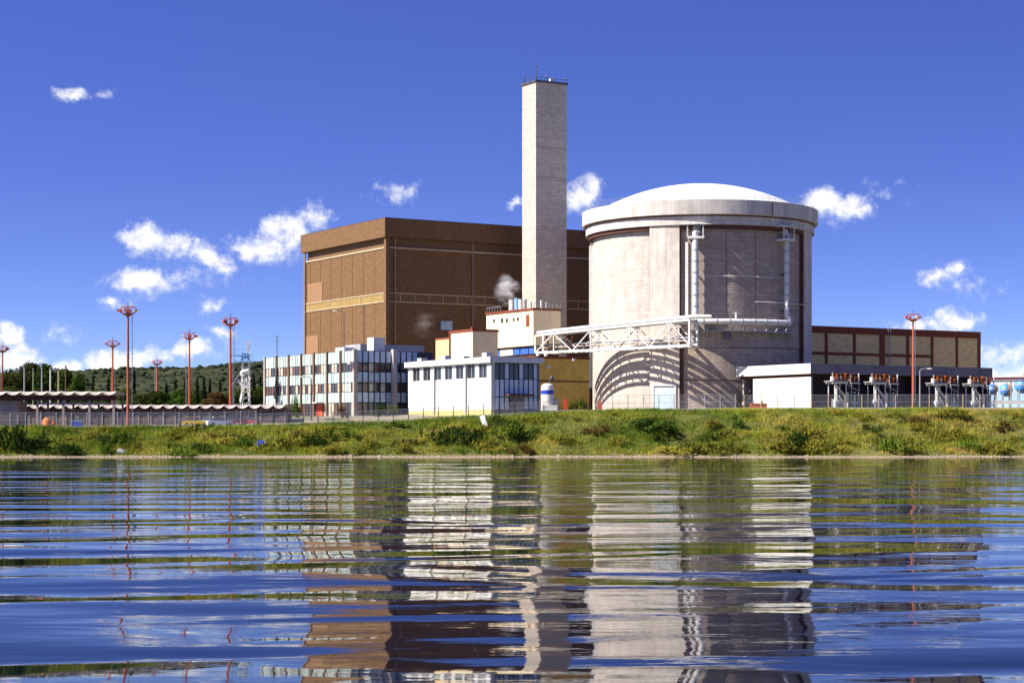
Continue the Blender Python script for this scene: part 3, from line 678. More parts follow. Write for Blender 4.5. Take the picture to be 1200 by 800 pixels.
# ---- reactor building
RC = (37.4, 380.); RB = 7.5
def th(a): return R(-90 + a)      # angle measured from the camera side
def reactor():
    t = thing('reactor_building', (*RC, RB), 'great round concrete reactor building with a white shallow dome', 'reactor')
    Rw, Rp = 21.3, 22.3; top = 42.9 - RB
    MB().lathe([(Rw, -1), (Rw, top)], 160).build('drum_wall', M['conc_drum'], t, smooth=True)
    for c in (-22.9, 67, 157, 247):
        MB().arcbox(th(c - 7.6), th(c + 7.6), Rw - .3, Rp, -1, top - .3).build('pilaster', M['conc_pil'], t)
        for s in (-1, 1):
            a = th(c + s * 7.75)
            MB().arcbox(a - R(.12), a + R(.12), Rw - .2, Rp - .15, -1, top - 1.1).build('reveal', M['reveal'], t)  # dark pilaster sides, recess shade painted into their colour
    MB().arcbox(th(-14.9), th(59), Rw - .3, Rw + .06, -1, top - 1.05).build('infill_panel', M['masonry'], t)['label'] = 'browner masonry panel between the two pilasters'
    # head band over the recessed panels (dark strip under it paints in the recess shade)
    MB().arcbox(th(-180), th(180), Rw - .5, Rp + .35, top - .3, 44.4 - RB, 160).build('lower_ring', M['conc_ring'], t)
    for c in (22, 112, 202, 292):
        MB().arcbox(th(c - 37), th(c + 37), Rw - .2, Rp - .12, top - 1.0, top - .3).build('reveal', M['reveal'], t)  # dark band painted in as shade at the head of each recess
    MB().lathe([(Rp + .3, 44.4 - RB), (Rp + 1.05, 44.5 - RB), (Rp + 1.1, 47.2 - RB), (Rp + .7, 47.3 - RB), (21.0, 47.25 - RB)], 160).build('ring_beam', M['conc_ring'], t, smooth='auto')
    MB().lathe([(Rp + .36, 44.15 - RB), (Rp + .5, 44.25 - RB), (Rp + .5, 44.42 - RB), (Rp + .36, 44.45 - RB)], 160).build('shadow_joint', M['reveal'], t)
    prof = []; hc = 5.9; rc = 21.2; Rs = (rc * rc + hc * hc) / (2 * hc)
    for i in range(15):
        r_ = rc * (1 - i / 14); prof.append((max(r_, .001), 47.0 - RB + math.sqrt(Rs * Rs - r_ * r_) - (Rs - hc)))
    MB().lathe(prof, 120).build('dome', M['dome'], t, smooth=True)
    MB().arcbox(th(30.2), th(30.5), Rp + 1.0, Rp + 1.16, 44.6 - RB, 47.1 - RB, 2).build('ring_joint', M['reveal'], t)
    # railing round the roof
    b = MB(); n = 90; zr = 47.3 - RB
    for k in range(n):
        a = 2 * math.pi * k / n; p = (math.cos(a) * 22.6, math.sin(a) * 22.6)
        b.bar((*p, zr - .1), (*p, zr + 1.1), .045)
    for zz in (zr + .55, zr + 1.1):
        pts = [(math.cos(2 * math.pi * k / n) * 22.6, math.sin(2 * math.pi * k / n) * 22.6, zz) for k in range(n + 1)]
        b.tube(pts, .022, 4, cap=False)
    b.build('roof_railing', M['grey'], t)
    def P(a, r, z): return (math.cos(th(a)) * r, math.sin(th(a)) * r, z)
    def zpix(py, a=0): return Z(py, RC[1] - Rp * math.cos(R(a))) - RB
    # vertical steam pipes
    for a, r, yt, yb in ((-7.5, .62, 268, 372), (41, .48, 271, 372)):
        rr = Rw + 1.5; zt, zb_ = zpix(yt, a), zpix(yb, a)
        p = MB().tube([P(a, rr, zb_), P(a, rr, zt - .6), P(a + .3, rr - .3, zt), P(a, Rw - .2, zt + .2)], r, 14).build('steam_pipe', M['white_steel'], t, smooth='auto')
        for z in np.linspace(zb_ + 2, zt - 2, 7): MB().tube([P(a, rr, z), P(a, rr, z + .22)], r * 1.12, 14).build('pipe_collar', M['grey'], p)
        b = MB(); da = math.degrees(1.9 / Rw)
        b.arcbox(th(a - da * 1.3), th(a + da), Rw, rr + 1.0, zt + .7, zt + .9, 3)
        b.arcbox(th(a - da * .7), th(a + da * .8), Rw, rr + .7, zt - 1.9, zt - 1.5, 3)
        for s in (-1, 1): b.bar(P(a + s * da * .7, rr + .6, zt - 1.6), P(a + s * da * .7, rr + .6, zt + .8), .22)
        b.build('pipe_head_platform', M['white_steel'], t)
        MB().tube([P(a - da * .25, rr + .2, zt - 1.2), P(a + da * .4, rr + .2, zt - .6), P(a + da * .4, rr + .2, zt + .6)], .3, 10).build('relief_valve', M['grey'], t, smooth='auto')
        for z in (zb_ + 1.2, (zt + zb_) / 2): MB().bar(P(a, Rw - .1, z), P(a, rr, z), .25).build('pipe_bracket', M['grey_dark'], t)
    MB().arcbox(th(-12.7), th(-11.2), Rw, Rw + .35, zpix(372), zpix(283)).build('cable_riser', M['white_steel'], t)
    # ring pipe along the drum
    rr = Rp + 1.1; zp = zpix(377, 10)
    pts = [P(a, rr, zp - .0) for a in np.linspace(-16, 41, 30)] + [P(42.5, rr - .1, zp + .5), P(41.0, Rw + 1.5, zp + 1.6)]
    p = MB().tube(pts, .52, 12).build('ring_pipe', M['white_steel'], t, smooth='auto')
    for a in np.linspace(-10, 38, 9): MB().tube([P(a, rr, zp), P(a + .5, rr, zp)], .62, 12).build('pipe_collar', M['grey'], p)
    MB().arcbox(th(-10), th(50), Rw, Rw + 1.5, zpix(387, 10) - .25, zpix(387, 10)).build('pipe_ledge', M['grey'], t)
    for a in np.linspace(-8, 46, 10): MB().bar(P(a, Rw, zp - 2.6), P(a, rr, zp - 1.0), .2).build('ledge_bracket', M['grey'], t)
    for a in (11.5,):
        b = MB(); b.tube([P(a, rr, zp - 1.2), P(a, rr, zp + 1.7)], .22, 8); b.bar(P(a - 1.2, rr, zp + 1.5), P(a + 1.2, rr, zp + 1.5), .2)
        b.build('pipe_valve', M['white_steel'], t)
    MB().arcbox(th(6.5), th(10), Rw, Rw + .7, zpix(397, 8), zpix(389, 8)).build('equipment_box', M['slate'], t)
    for py in (407, 445): MB().arcbox(th(-14.9), th(59), Rw, Rw + .12, zpix(py, 10) - .06, zpix(py, 10) + .06).build('wall_joint', M['reveal'], t)
    for a in (24, 8, -8): MB().arcbox(th(a) - R(.1), th(a) + R(.1), Rw, Rw + .1, 18, top - 1.2, 2).build('wall_joint', M['reveal'], t)
    # thin handrail line across the panel
    MB().tube([P(a, Rw + .2, zpix(323, 10)) for a in np.linspace(-3, 45, 20)], .07, 5).build('cable_line', M['white_steel'], t)
    MB().tube([P(a, Rp + .25, zpix(353, 10)) for a in np.linspace(22, 70, 20)], .08, 5).build('cable_line', M['white_steel'], t)
    MB().tube([P(-14, Rw + .25, -.5), P(-14, Rw + .25, 13)], .2, 8).build('drain_pipe', M['reveal'], t)
    # personnel doors at the foot
    z1 = zpix(454, -25)
    MB().arcbox(th(-28), th(-17.5), Rp, Rp + .12, .2, z1).build('gate', M['gate_blue'], t)['label'] = 'pale blue painted gate at the foot of the pilaster'
    b = MB().arcbox(th(-28.6), th(-28), Rp, Rp + .25, 0, z1 + .3); b.arcbox(th(-17.5), th(-16.9), Rp, Rp + .25, 0, z1 + .3); b.arcbox(th(-28.6), th(-16.9), Rp, Rp + .25, z1 + .3, z1 + .6)
    b.build('gate_frame', M['white_steel'], t)
    MB().arcbox(th(-96), th(-93), Rw, Rw + .7, 5, zpix(285, -80)).build('side_duct', M['white_steel'], t)
reactor()
# ---- pipe bridge
def pipe_bridge():
    A = Vector((33.4, 350.6)); B = Vector((X(632, 372), 372))
    d = A - B; L = d.length; rz = math.atan2(d.y, d.x)
    t = thing('pipe_bridge', (B.x, B.y, G(B.x, B.y)), 'white steel truss bridge carrying pipes to the reactor', 'pipe bridge', rz=rz)
    zb = G(B.x, B.y); N = 8; wd = 1.3
    zt = [Z(395, 372) + .2 + (Z(376, 350) - Z(395, 372)) * (i / N) ** .85 - zb for i in range(N + 1)]
    zo = [Z(413.5, 372) + (Z(404.5, 350) - Z(413.5, 372)) * i / N - zb for i in range(N + 1)]
    xs = [L * i / N for i in range(N + 1)]
    for s in (-1, 1):
        b = MB(); 
        for i in range(N): b.bar((xs[i], s * wd, zt[i]), (xs[i + 1] + .05, s * wd, zt[i + 1]), .36, .42)
        b.build('top_chord', M['white_steel'], t)
        b = MB()
        for i in range(N): b.bar((xs[i], s * wd, zo[i]), (xs[i + 1] + .05, s * wd, zo[i + 1]), .36, .42)
        b.build('bottom_chord', M['white_steel'], t)
        for i in range(N + 1):
            if i in (0, N) or i % 2 == 1: MB().bar((xs[i], s * wd, zo[i] + .1), (xs[i], s * wd, zt[i] - .1), .18 if i not in (0, N) else .32).build('post', M['white_steel'], t)
        for i in range(N):
            a, c = (zo, zt) if i % 2 == 0 else (zt, zo)
            MB().bar((xs[i], s * wd, a[i]), (xs[i + 1], s * wd, c[i + 1]), .18).build('brace', M['white_steel'], t)
    b = MB()
    for i in range(N): b.bar((xs[i], 0, zo[i] - .1), (xs[i + 1], 0, zo[i + 1] - .1), .55, .1)
    for k in range(2 * N + 1): b.bar((L * k / (2 * N), -wd, zo[k // 2] - .02), (L * k / (2 * N), wd, zo[k // 2] - .02), .16, .16)
    b.build('deck', M['grey'], t)
    for k, (y, r_, up) in enumerate(((-.55, .36, .58), (.5, .26, .5))):
        pts = [(xs[i], y, zt[i] + up) for i in range(N + 1)]
        MB().tube(pts, r_, 12).build('pipe', M['white_steel'], t, smooth='auto')
    for y, z in ((-.5, .9), (.4, 1.5)):
        MB().tube([(xs[i], y, zo[i] + z) for i in range(N + 1)], .15, 8).build('inner_pipe', [M['cream_line'], M['pier'], M['grey']][int(z * 1.4) % 3], t, smooth='auto')
    for s in (-1, 1): MB().bar((xs[0] + .6, s * wd, -.6), (xs[0] + .6, s * wd, zo[0]), .45).build('leg', M['white_steel'], t)
    rel = Vector((RC[0] - A.x, RC[1] - A.y)).normalized()
    ca, sa = math.cos(-rz), math.sin(-rz); rl = (rel.x * ca - rel.y * sa, rel.x * sa + rel.y * ca)
    for zz in (zo[-1] - .2, zt[-1] - .2): MB().bar((L, 0, zz), (L + rl[0] * 8.6, rl[1] * 8.6, zz), .5).build('wall_bracket', M['white_steel'], t)
    MB().tube([(L, -.55, zt[-1] + .62), (L + 1.6, -.5, zt[-1] + .6), (L + 3.5, .6, zt[-1] + .5)], .36, 12).build('pipe', M['white_steel'], t, smooth='auto')
    # zig-zag hoses
    for i in range(1, 3):
        x = xs[i] - 2.0
        MB().tube([(x, -1, zt[i] - .4), (x + .8, -1, zo[i] + .6), (x + 1.2, -.8, zo[i] + .5), (x + 1.9, -1, zt[i] - .8)], .15, 6).build('hose', M['brown_dark'], t)
pipe_bridge()
# ---- office block
def office():
    Y0 = 320; zb = 6.25; t, X0 = building('office_block', 416, Y0, zb, 'three storey office block with pale mint panels and window bands')
    L = alongL(311, X0, Y0); W = 15; H = 17.3 - zb
    MB().box(.12, W, .12, L, -1, H - .1).build('wall', M['mull_dark'], t)
    MB().box(.6, W, .6, L, H - .1, H + .05).build('roof', M['dark_roof'], t)
    bands = [(9.0, H, 's'), (7.5, 9.0, 'w'), (5.65, 7.5, 's'), (4.1, 5.65, 'w'), (2.3, 4.1, 's'), (0.0, 2.3, 'w')]
    nb = 7; bl = L / nb
    mats = [M['glass_dark'], M['glass_curt'], M['glass_brown'], M['mullion'], M['mint']]
    for bay in range(nb):
        y0, y1 = bay * bl + .32, (bay + 1) * bl - .32
        for z0, z1, k in bands:
            npan = 4; pw = (y1 - y0) / npan
            b = MB()
            if k == 's':
                for i in range(npan): b.box(-.05 - random.uniform(0, .02), .1, y0 + i * pw + .09, y0 + (i + 1) * pw - .09, z0 + .06, z1 - .06, random.choices([0, 1], [.75, .25])[0])
                b.build('spandrel', [M['mint'], M['mint_dull']], t)
            else:
                for i in range(npan):
                    g = random.choices([0, 1, 2, 4], [.52, .25, .15, .08])[0]
                    b.box(.02, .1, y0 + i * pw + .07, y0 + (i + 1) * pw - .07, z0 + .05, z1 - .05, g)
                for i in range(npan + 1): b.box(-.06, .08, y0 + i * pw - .055, y0 + i * pw + .055, z0, z1, 3)
                b.build('window', mats, t)
    for i in range(nb + 1):
        y = i * bl
        MB().box(-.28, .1, y - .26, y + .26, -1, H + .15).build('pier', M['pier' if i in (0, 7) else 'mullion'], t)
    # shaded front
    xs = [0.3]; 
    n1 = 6; xp = alongR(460.5, X0, Y0); pw = (xp - .3 - .3) / n1
    for col in range(10):
        x0 = .3 + col * pw + (.65 if col >= n1 else 0)
        if x0 + pw > W: break
        for z0, z1, k in bands:
            b = MB()
            if k == 's': b.box(x0 + .1, x0 + pw - .1, -.05, .1, z0 + .08, z1 - .08); b.build('spandrel', M['pale_panel'] if random.random() < .6 else M['glass_blue'], t)  # bluer copy of the mint spandrels, shade tint painted into the colour
            else:
                b.box(x0 + .1, x0 + pw - .1, .02, .1, z0 + .08, z1 - .08, random.choices([0, 1, 2], [.5, .22, .28])[0]); b.build('window', mats, t)
        MB().box(x0 - .09, x0 + .09, -.14, .1, -1, H).build('mullion', M['mull_dark'], t)
    MB().box(xp - .3, xp + .45, -.7, .1, -1, H + .3).build('pier', M['conc'], t)
    MB().box(-.38, .28, -.38, .1, -1, H + .2).build('corner_pier', M['pier'], t)
    # rooftop pieces
    ya = alongL(391, X0, Y0)
    MB().box(2, 5, ya, ya + 3.4, H, H + .9).build('roof_light', M['white'], t)
    MB().box(4.6, 6.8, 2.2, 4.6, H, H + 2.4).build('roof_hut', M['white'], t)
    MB().box(4.0, 16.5, 6, 12, H, H + 1.4).build('penthouse', M['grey'], t)
    b = MB(); z = H + 4.0
    b.tube([(1.0, L - 3, H), (1.0, L - 3, z)], .07, 6)
    for k, l in ((.2, 1.6), (.9, 1.2), (1.5, .8)): b.bar((1.0, L - 3 - l, z - k), (1.0, L - 3 + l, z - k), .06)
    b.build('antenna', M['grey_dark'], t)
    MB().box(-.9, -.05, -.2, -.05, 8.9, 9.0).box(-1.3, -.5, -.6, .2, 8.7, 9.1).build('floodlight', M['white_steel'], t)
    yd = alongL(375, X0, Y0)
    MB().box(-.12, .05, yd - 1.2, yd + 1.2, 0, 2.2).build('door', M['red'], t)
    MB().box(-1.6, -.3, yd - 2, yd + 2, 2.35, 2.5).build('door_canopy', M['white'], t)
office()
# ---- white workshop hall
def workshop():
    Y0 = 295; zb = 6.15; t, X0 = building('workshop_hall', 576, Y0, zb, 'low white hall with a row of square windows and a blue glazed end')
    L = alongL(478.5, X0, Y0); W = alongR(632, X0, Y0); H = Z(418, Y0) - zb; zf = Z(424.5, Y0) - zb
    z1 = zf - .15; z0 = z1 - 2.15
    b = MB(); b.box(0, .35, 0, L, .9, z0); b.box(0, .35, 0, L, z1, zf); 
    n = 7; e0 = .9; e1 = .9; pitch = (L - 1.8) / n; win = []
    ye = 0
    for i in range(n):
        y0 = 1.0 + i * pitch + .45; y1 = y0 + pitch - 1.15; win.append((y0, y1))
        b.box(0, .35, ye, y0, z0, z1); ye = y1
    b.box(0, .35, ye, L, z0, z1)
    b.build('wall', M['white'], t)
    MB().box(.35, W - .1, .3, L - .02, -1, zf).build('inner_wall', M['grey_dark'], t)
    MB().box(-.08, .5, -.02, L, -1, .9).build('plinth', M['ochre_plinth'], t)
    MB().box(-.6, W + .5, -.6, L + .3, zf, H).build('fascia', M['white'], t)
    MB().box(0, W, 0, L, H, H + .12).build('roof', M['dark_roof'], t)
    for y0, y1 in win:
        b = MB(); b.box(.22, .34, y0, y1, z0, z1, 0); ym = (y0 + y1) / 2
        b.box(.1, .22, ym - .06, ym + .06, z0, z1, 1); b.box(.1, .22, y0, y1, z1 - .5, z1 - .4, 1)
        for yy in (y0 + .05, y1 - .05): b.box(.1, .22, yy - .05, yy + .05, z0, z1, 1)
        b.build('window', [M['glass_dark'], M['grey']], t)
    for px in (510, 547):
        y = alongL(px, X0, Y0); MB().tube([(-.18, y, .2), (-.18, y, zf)], .13, 8).build('downpipe', M['grey'], t)
    # glazed end
    n = 9; pw = (W - .8) / n
    for i in range(n):
        x0 = .6 + i * pw
        for za, zc, m_ in ((.9, 2.8, 'pale_panel'), (2.8, 5.6, 'pale_panel'), (5.6, zf - .1, None)):
            if i in (3, 4, 5) and za == .9: continue
            if m_ is None: m_ = 'glass_dark' if i % 3 != 2 else 'pale_panel'
            MB().box(x0 + .06, x0 + pw - .06, .1, .28, za + .06, zc - .06).build('glass_panel', M[m_], t)
        MB().box(x0 - .06, x0 + .06, .0, .28, 0, zf).build('mullion', M['mull_dark'], t)
    MB().box(0, .55, 0, .3, .9, zf).build('corner_pier', M['white'], t)
    MB().box(.6, W, .08, .29, 0, .9).build('end_plinth', M['slate'], t)
    x0 = .6 + 3 * pw
    MB().box(x0 + .1, x0 + 3 * pw - .1, -.1, .08, .05, 2.75).build('door', M['glass_brown'], t)
    MB().box(x0 - 1.0, x0 + 3 * pw + 1, -1.6, -.01, 3.0, 3.3).build('door_canopy', M['brown_dark'], t)
    MB().box(W - .35, W, -.05, .29, 0, zf).build('corner_pier', M['slate'], t)
    for k, (x, y, h) in enumerate(((2, 5, .9), (3, 14, .7), (4, 22, 1.1), (2.2, 27, .8))):
        MB().box(x, x + 1.2, y, y + 1.4, H + .12, H + h).build('roof_vent', M['white_steel'], t)
    return
workshop()
# ---- boiler house
def boiler_house():
    Y0 = 376; zb = 7.2; t, X0 = building('boiler_house', 625, Y0, zb, 'cream upper block with small dark openings and short roof stacks, above a blue window band')
    L = alongL(570, X0, Y0); W = alongR(657, X0, Y0); H = Z(363, Y0) - zb; z0 = Z(404.5, Y0) - zb; z1 = Z(416.5, Y0) - zb
    MB().box(0, W, 0, L, z0, H).build('upper_wall', M['cream'], t)
    MB().box(-.2, W + .2, -.2, L + .2, H, H + .4).build('roof_edge', M['red_trim'], t)
    MB().box(.8, W, .8, L, -1, z0 - .02).build('lower_wall', M['brown_dark'], t)
    for a, c, m_ in ((623, 617, 'bluepanel'), (616, 607, 'bluepanel'), (606, 599, 'bluepanel'), (598, 583, 'white'), (582, 571, 'bluepanel')):
        ya, yb = alongL(a, X0, Y0), alongL(c, X0, Y0)
        MB().box(.55, .78, ya, yb, z1 + .4, z0 - .25).build('window' if m_ != 'white' else 'infill_panel', M[m_], t)
    for px, py, hw in ((579, 376, .35), (588.5, 375.5, .45), (594, 375.5, .4), (602, 374.5, .35), (607, 374, .35), (579.5, 388, .35)):
        y = alongL(px, X0, Y0); z = Z(py, Y0 + C31 * y) - zb
        MB().box(-.04, .05, y - hw, y + hw, z - hw, z + hw).build('vent_opening', M['mull_dark'], t)
    y0, y1 = alongL(620.5, X0, Y0), alongL(616.5, X0, Y0); MB().box(-.05, .05, y0, y1, Z(382, Y0) - zb, Z(368, Y0) - zb).build('door', M['red_trim'], t)
    for px, h, r_, m_ in ((588, 2.4, .62, 'white_steel'), (594, 2.6, .5, 'sky_blue'), (598.5, 2.3, .5, 'white_steel'), (603, 2.2, .45, 'white_steel'), (610, 1.6, .25, 'white_steel'), (622, 1.6, .22, 'white_steel'), (628, 1.2, .18, 'grey')):
        y = alongL(px, X0, Y0) - 1.0
        MB().tube([(1.8, y, H + .3), (1.8, y, H + h + .3)], r_, 12).build('roof_stack', M[m_], t, smooth='auto')
    b = MB()
    for x in np.linspace(0.3, W, 8): b.bar((x, .1, H + .4), (x, .1, H + 1.4), .07)
    for y in np.linspace(L * .7, L, 6): b.bar((.1, y, H + .4), (.1, y, H + 1.4), .07)
    b.bar((.3, .1, H + 1.4), (W, .1, H + 1.4), .07); b.bar((.1, L * .7, H + 1.4), (.1, L, H + 1.4), .07)
    b.build('roof_railing', M['grey'], t)
    return X0, Y0, L, W, H, zb
BH = boiler_house()
# ---- cream annex
def annex():
    Y0 = 365; zb = 7; t, X0 = building('cream_annex', 554, Y0, zb, 'smaller cream box building with red roof edge beside the boiler house')
    L = alongL(527, X0, Y0); W = 5.6; H = Z(388, Y0) - zb; L2 = alongL(508, X0, Y0)
    MB().box(0, W, 0, L, -1, H).build('wall', M['cream'], t)
    MB().box(-.15, W + .15, -.15, L + .15, H, H + .45).build('roof_edge', M['red_trim'], t)
    MB().box(.5, W, L + .5, L2, -1, H - 1.0).build('side_wing', M['beige'], t)
    MB().box(.4, W, L + .4, L2 + .1, H - 1.0, H - .7).build('roof_edge', M['red_trim'], t)
    MB().tube([(-.2, L - .3, 0), (-.2, L - .3, H)], .15, 8).build('downpipe', M['red_trim'], t)
    MB().box(1, 1.5, 2, 2.5, H + .45, H + 1.0).build('roof_vent', M['red_trim'], t)
annex()
# ---- ochre store
def ochre():
    Y0 = 338; zb = 7.05; t, X0 = building('ochre_store', 628, Y0, zb, 'plain ochre yellow building between the glazed hall and the reactor')
    W = alongR(690.5, X0, Y0); H = Z(417, Y0) - zb
    MB().box(0, W, 0, 6, -1, H - .4).build('wall', M['ochre'], t)
    MB().box(-.1, W + .1, -.12, 6.1, H - .4, H).build('roof_edge', M['red_trim'], t)
    z = Z(446, Y0) - zb; MB().box(0, W, -.05, 0, z - .13, z + .1).build('wall_joint', M['brown_dark'], t)
    for px, py in ((641, 430), (671.5, 420.5)):
        x = alongR(px, X0, Y0); zz = Z(py, Y0) - zb; MB().box(x - .3, x + .3, -.5, 0, zz - .2, zz + .2).build('wall_lamp', M['white_steel'], t)
ochre()
# ---- service building far right
def service():
    Y0 = 395; X0 = X(952, Y0); zb = 7.7
    t = thing('service_building', (X0, Y0, zb), 'long beige panelled building framed in dark red brown behind the annex', 'building', rz=ROT)
    W = alongR(1148, X0, Y0); H = Z(382, Y0) - zb; zt = H - 1.35
    MB().box(-14, W, 0, 20, -1, H - .02).build('wall', M['beige'], t)
    MB().box(-14.1, W + .15, -.22, 20.1, zt, H + .1).build('roof_edge', M['red_trim'], t)
    zm = Z(413.5, Y0) - zb
    MB().box(-14, alongR(1092, X0, Y0), -.16, 0, zm - .3, zm + .3).build('rail', M['red_trim'], t)
    for px, hw in ((968, .3), (1001, .3), (1033.5, .7), (1063.5, .32), (1092, .32), (1121, .28), (1147, .4)):
        x = alongR(px, X0, Y0); MB().box(x - hw, x + hw, -.2, 0, -1, zt).build('post', M['red_trim'], t)
    x = alongR(1041, X0, Y0); b = MB()
    for k in (-.35, .35): b.bar((x + k, -.35, 0), (x + k, -.35, H + 1), .08)
    for z in np.arange(1, H, .6): b.bar((x - .35, -.35, z), (x + .35, -.35, z), .06)
    b.build('ladder', M['grey'], t)
service()
# ---- low annex with canopy
CANY = 336.8
def canopy_annex():
    Y0 = CANY; zb = 7.55; t, X0 = building('switchgear_annex', 950, Y0, zb, 'low annex with a white end wall and a long fascia toned grey for shade over dark bays')
    L = alongL(863, X0, Y0); W = alongR(1163, X0, Y0); H = Z(425.7, Y0) - zb; zf = Z(437.5, Y0) - zb
    MB().box(0, W, 0, .5, zf, H).build('fascia', M['slate'], t)  # shaded side of the white fascia, its shade painted in as grey
    MB().box(-.06, .44, .0, L, zf + .003, H + .02).build('fascia', M['white'], t)['label'] = 'lit white copy of the fascia on the sunlit end'
    MB().box(.44, W, .5, L, H - .35, H - .1).build('roof', M['dark_roof'], t)
    ye = alongL(880, X0, Y0)
    MB().box(.5, .9, 0.6, ye, -1, zf - .55).build('end_wall', M['white'], t)
    MB().box(.55, .9, 0.6, L - .5, zf - .55, H - .4).build('end_beam', M['brown_dark'], t)
    MB().box(.6, 1.0, L - 1.4, L - .9, -1, zf).build('post', M['pier'], t)
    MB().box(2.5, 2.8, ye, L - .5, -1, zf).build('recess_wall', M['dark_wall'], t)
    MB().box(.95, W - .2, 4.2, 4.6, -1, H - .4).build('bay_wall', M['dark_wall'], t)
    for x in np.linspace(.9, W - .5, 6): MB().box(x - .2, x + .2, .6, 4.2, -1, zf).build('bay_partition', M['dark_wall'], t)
    for x in np.linspace(W * .14, W * .93, 5): MB().box(x - .04, x + .04, -.03, 0, zf, H).build('fascia_joint', M['mull_dark'], t)
    b = MB()
    for k in range(1, 7):
        x = .3
    return X0, W, zb, zf
CA = canopy_annex()
# ---- steel frames with busbars (electrical bays)
def bay_frame(first, px0, px1, label):
    X0, W, zb, zf = CA
    x = alongR(px0, X0, CANY)
    if first is None:
        x1 = alongR(px1, X0, CANY); w_ = x1 - x
        t = thing('transformer_frame', (0, 0, 0), label, 'transformer', 'steel frames along the annex', ROT)
        for yy in (-2.6, -.9):
            for xx in (.4, 3.0): MB().box(xx - .07, xx + .07, yy - .07, yy + .07, -.5, 4.6).build('leg', M['white_steel'], t)
        for yy in (-2.6, -.9): MB().bar((-.2, yy, 4.75), (3.3, yy, 4.75), .2, .28).build('beam', M['white'], t)
        MB().box(-.4, 3.4, -2.9, -.6, 4.95, 5.1).build('tray', M['grey'], t)
        MB().bar((.5, -2.6, 4.5), (3.0, -2.6, 2.1), .18).build('brace', M['white_steel'], t)
        MB().bar((1.4, -2.6, 2.4), (3.0, -2.6, .2), .16).build('brace', M['white_steel'], t)
        MB().tube([(1.1, -2.2, .9), (1.1, -2.2, 4.2)], .26, 10).build('bushing', M['white'], t, smooth='auto')
        MB().tube([(.7, -2.2, 1.5), (1.6, -2.2, 1.5)], .38, 10).build('conservator_tank', M['white_steel'], t, smooth='auto')
        b = MB().box(1.2, 3.0, -2.0, -.8, .0, 1.9); b.build('transformer_tank', M['grey'], t)
        MB().tube([(3.6, -2.3, 0), (3.6, -2.3, 3.1)], .16, 8).build('bushing', M['white_steel'], t)
        MB().tube([(5.2, -2.3, 0), (5.2, -2.3, 2.6)], .16, 8).build('bushing', M['white_steel'], t)
        MB().bar((3.2, -2.4, 4.6), (5.9, -2.4, 3.4), .12).build('brace', M['grey'], t)
        for xx in (4.4, 6.1): MB().box(xx - .06, xx + .06, -2.5, -2.38, -.5, 4.65).build('leg', M['grey'], t)
        MB().tube([(4.4, -2.5, 1.5), (4.8, -2.6, .9), (5.6, -2.6, 1.2), (6.1, -2.5, .6)], .12, 7).build('cable_duct', M['sky_blue'], t)
        b = MB()
        for k in range(7): b.box(3.5 + k * .38, 3.62 + k * .38, -1.9, -.8, .1, 3.2)
        b.build('radiator', M['grey_dark'], t)
        for z, xe in ((5.4, 3.3), (5.8, 6.0), (6.3, 5.2)): MB().bar((-.2, -2.5, z), (xe, -2.3, z + .05), .13).build('busbar', M['orange'], t)
        for k in range(7):
            xx = .1 + k * .95 + (.3 if k > 3 else 0); hh = 6.5 - .25 * (k % 3)
            b = MB().tube([(xx, -2.4, 5.1), (xx, -2.4, hh)], .10, 6); b.ball((xx, -2.4, 5.45), (.2, .2, .1), 6, 4); b.ball((xx, -2.4, hh - .3), (.2, .2, .1), 6, 4)
            b.build('insulator', M['orange'] if k % 2 else M['white_steel'], t)
        MB().box(.4, 1.5, -2.3, -1.4, 5.1, 5.9).build('switch_box', M['white'], t); MB().box(4.3, 5.2, -2.3, -1.5, 4.95, 5.6).build('switch_box', M['brown_dark'], t)
        MB().box(4.2, 6.2, -2.7, -2.3, 4.65, 4.85).build('tray', M['white_steel'], t)
    else:
        t = copy_tree(first); t['label'] = label
    t.location = (X0 + C31 * x, CANY + S31 * x, zb)
    return t
fr = bay_frame(None, 965, 1002, 'white steel frame with orange busbars next to the white end wall')
for px, lb in ((1011, 'white steel frame with orange busbars just before the tall orange mast'), (1083, 'white steel frame with orange busbars just past the tall orange mast'), (1126, 'white steel frame with orange busbars at the far end by the round tanks')):
    bay_frame(fr, px, 0, lb)
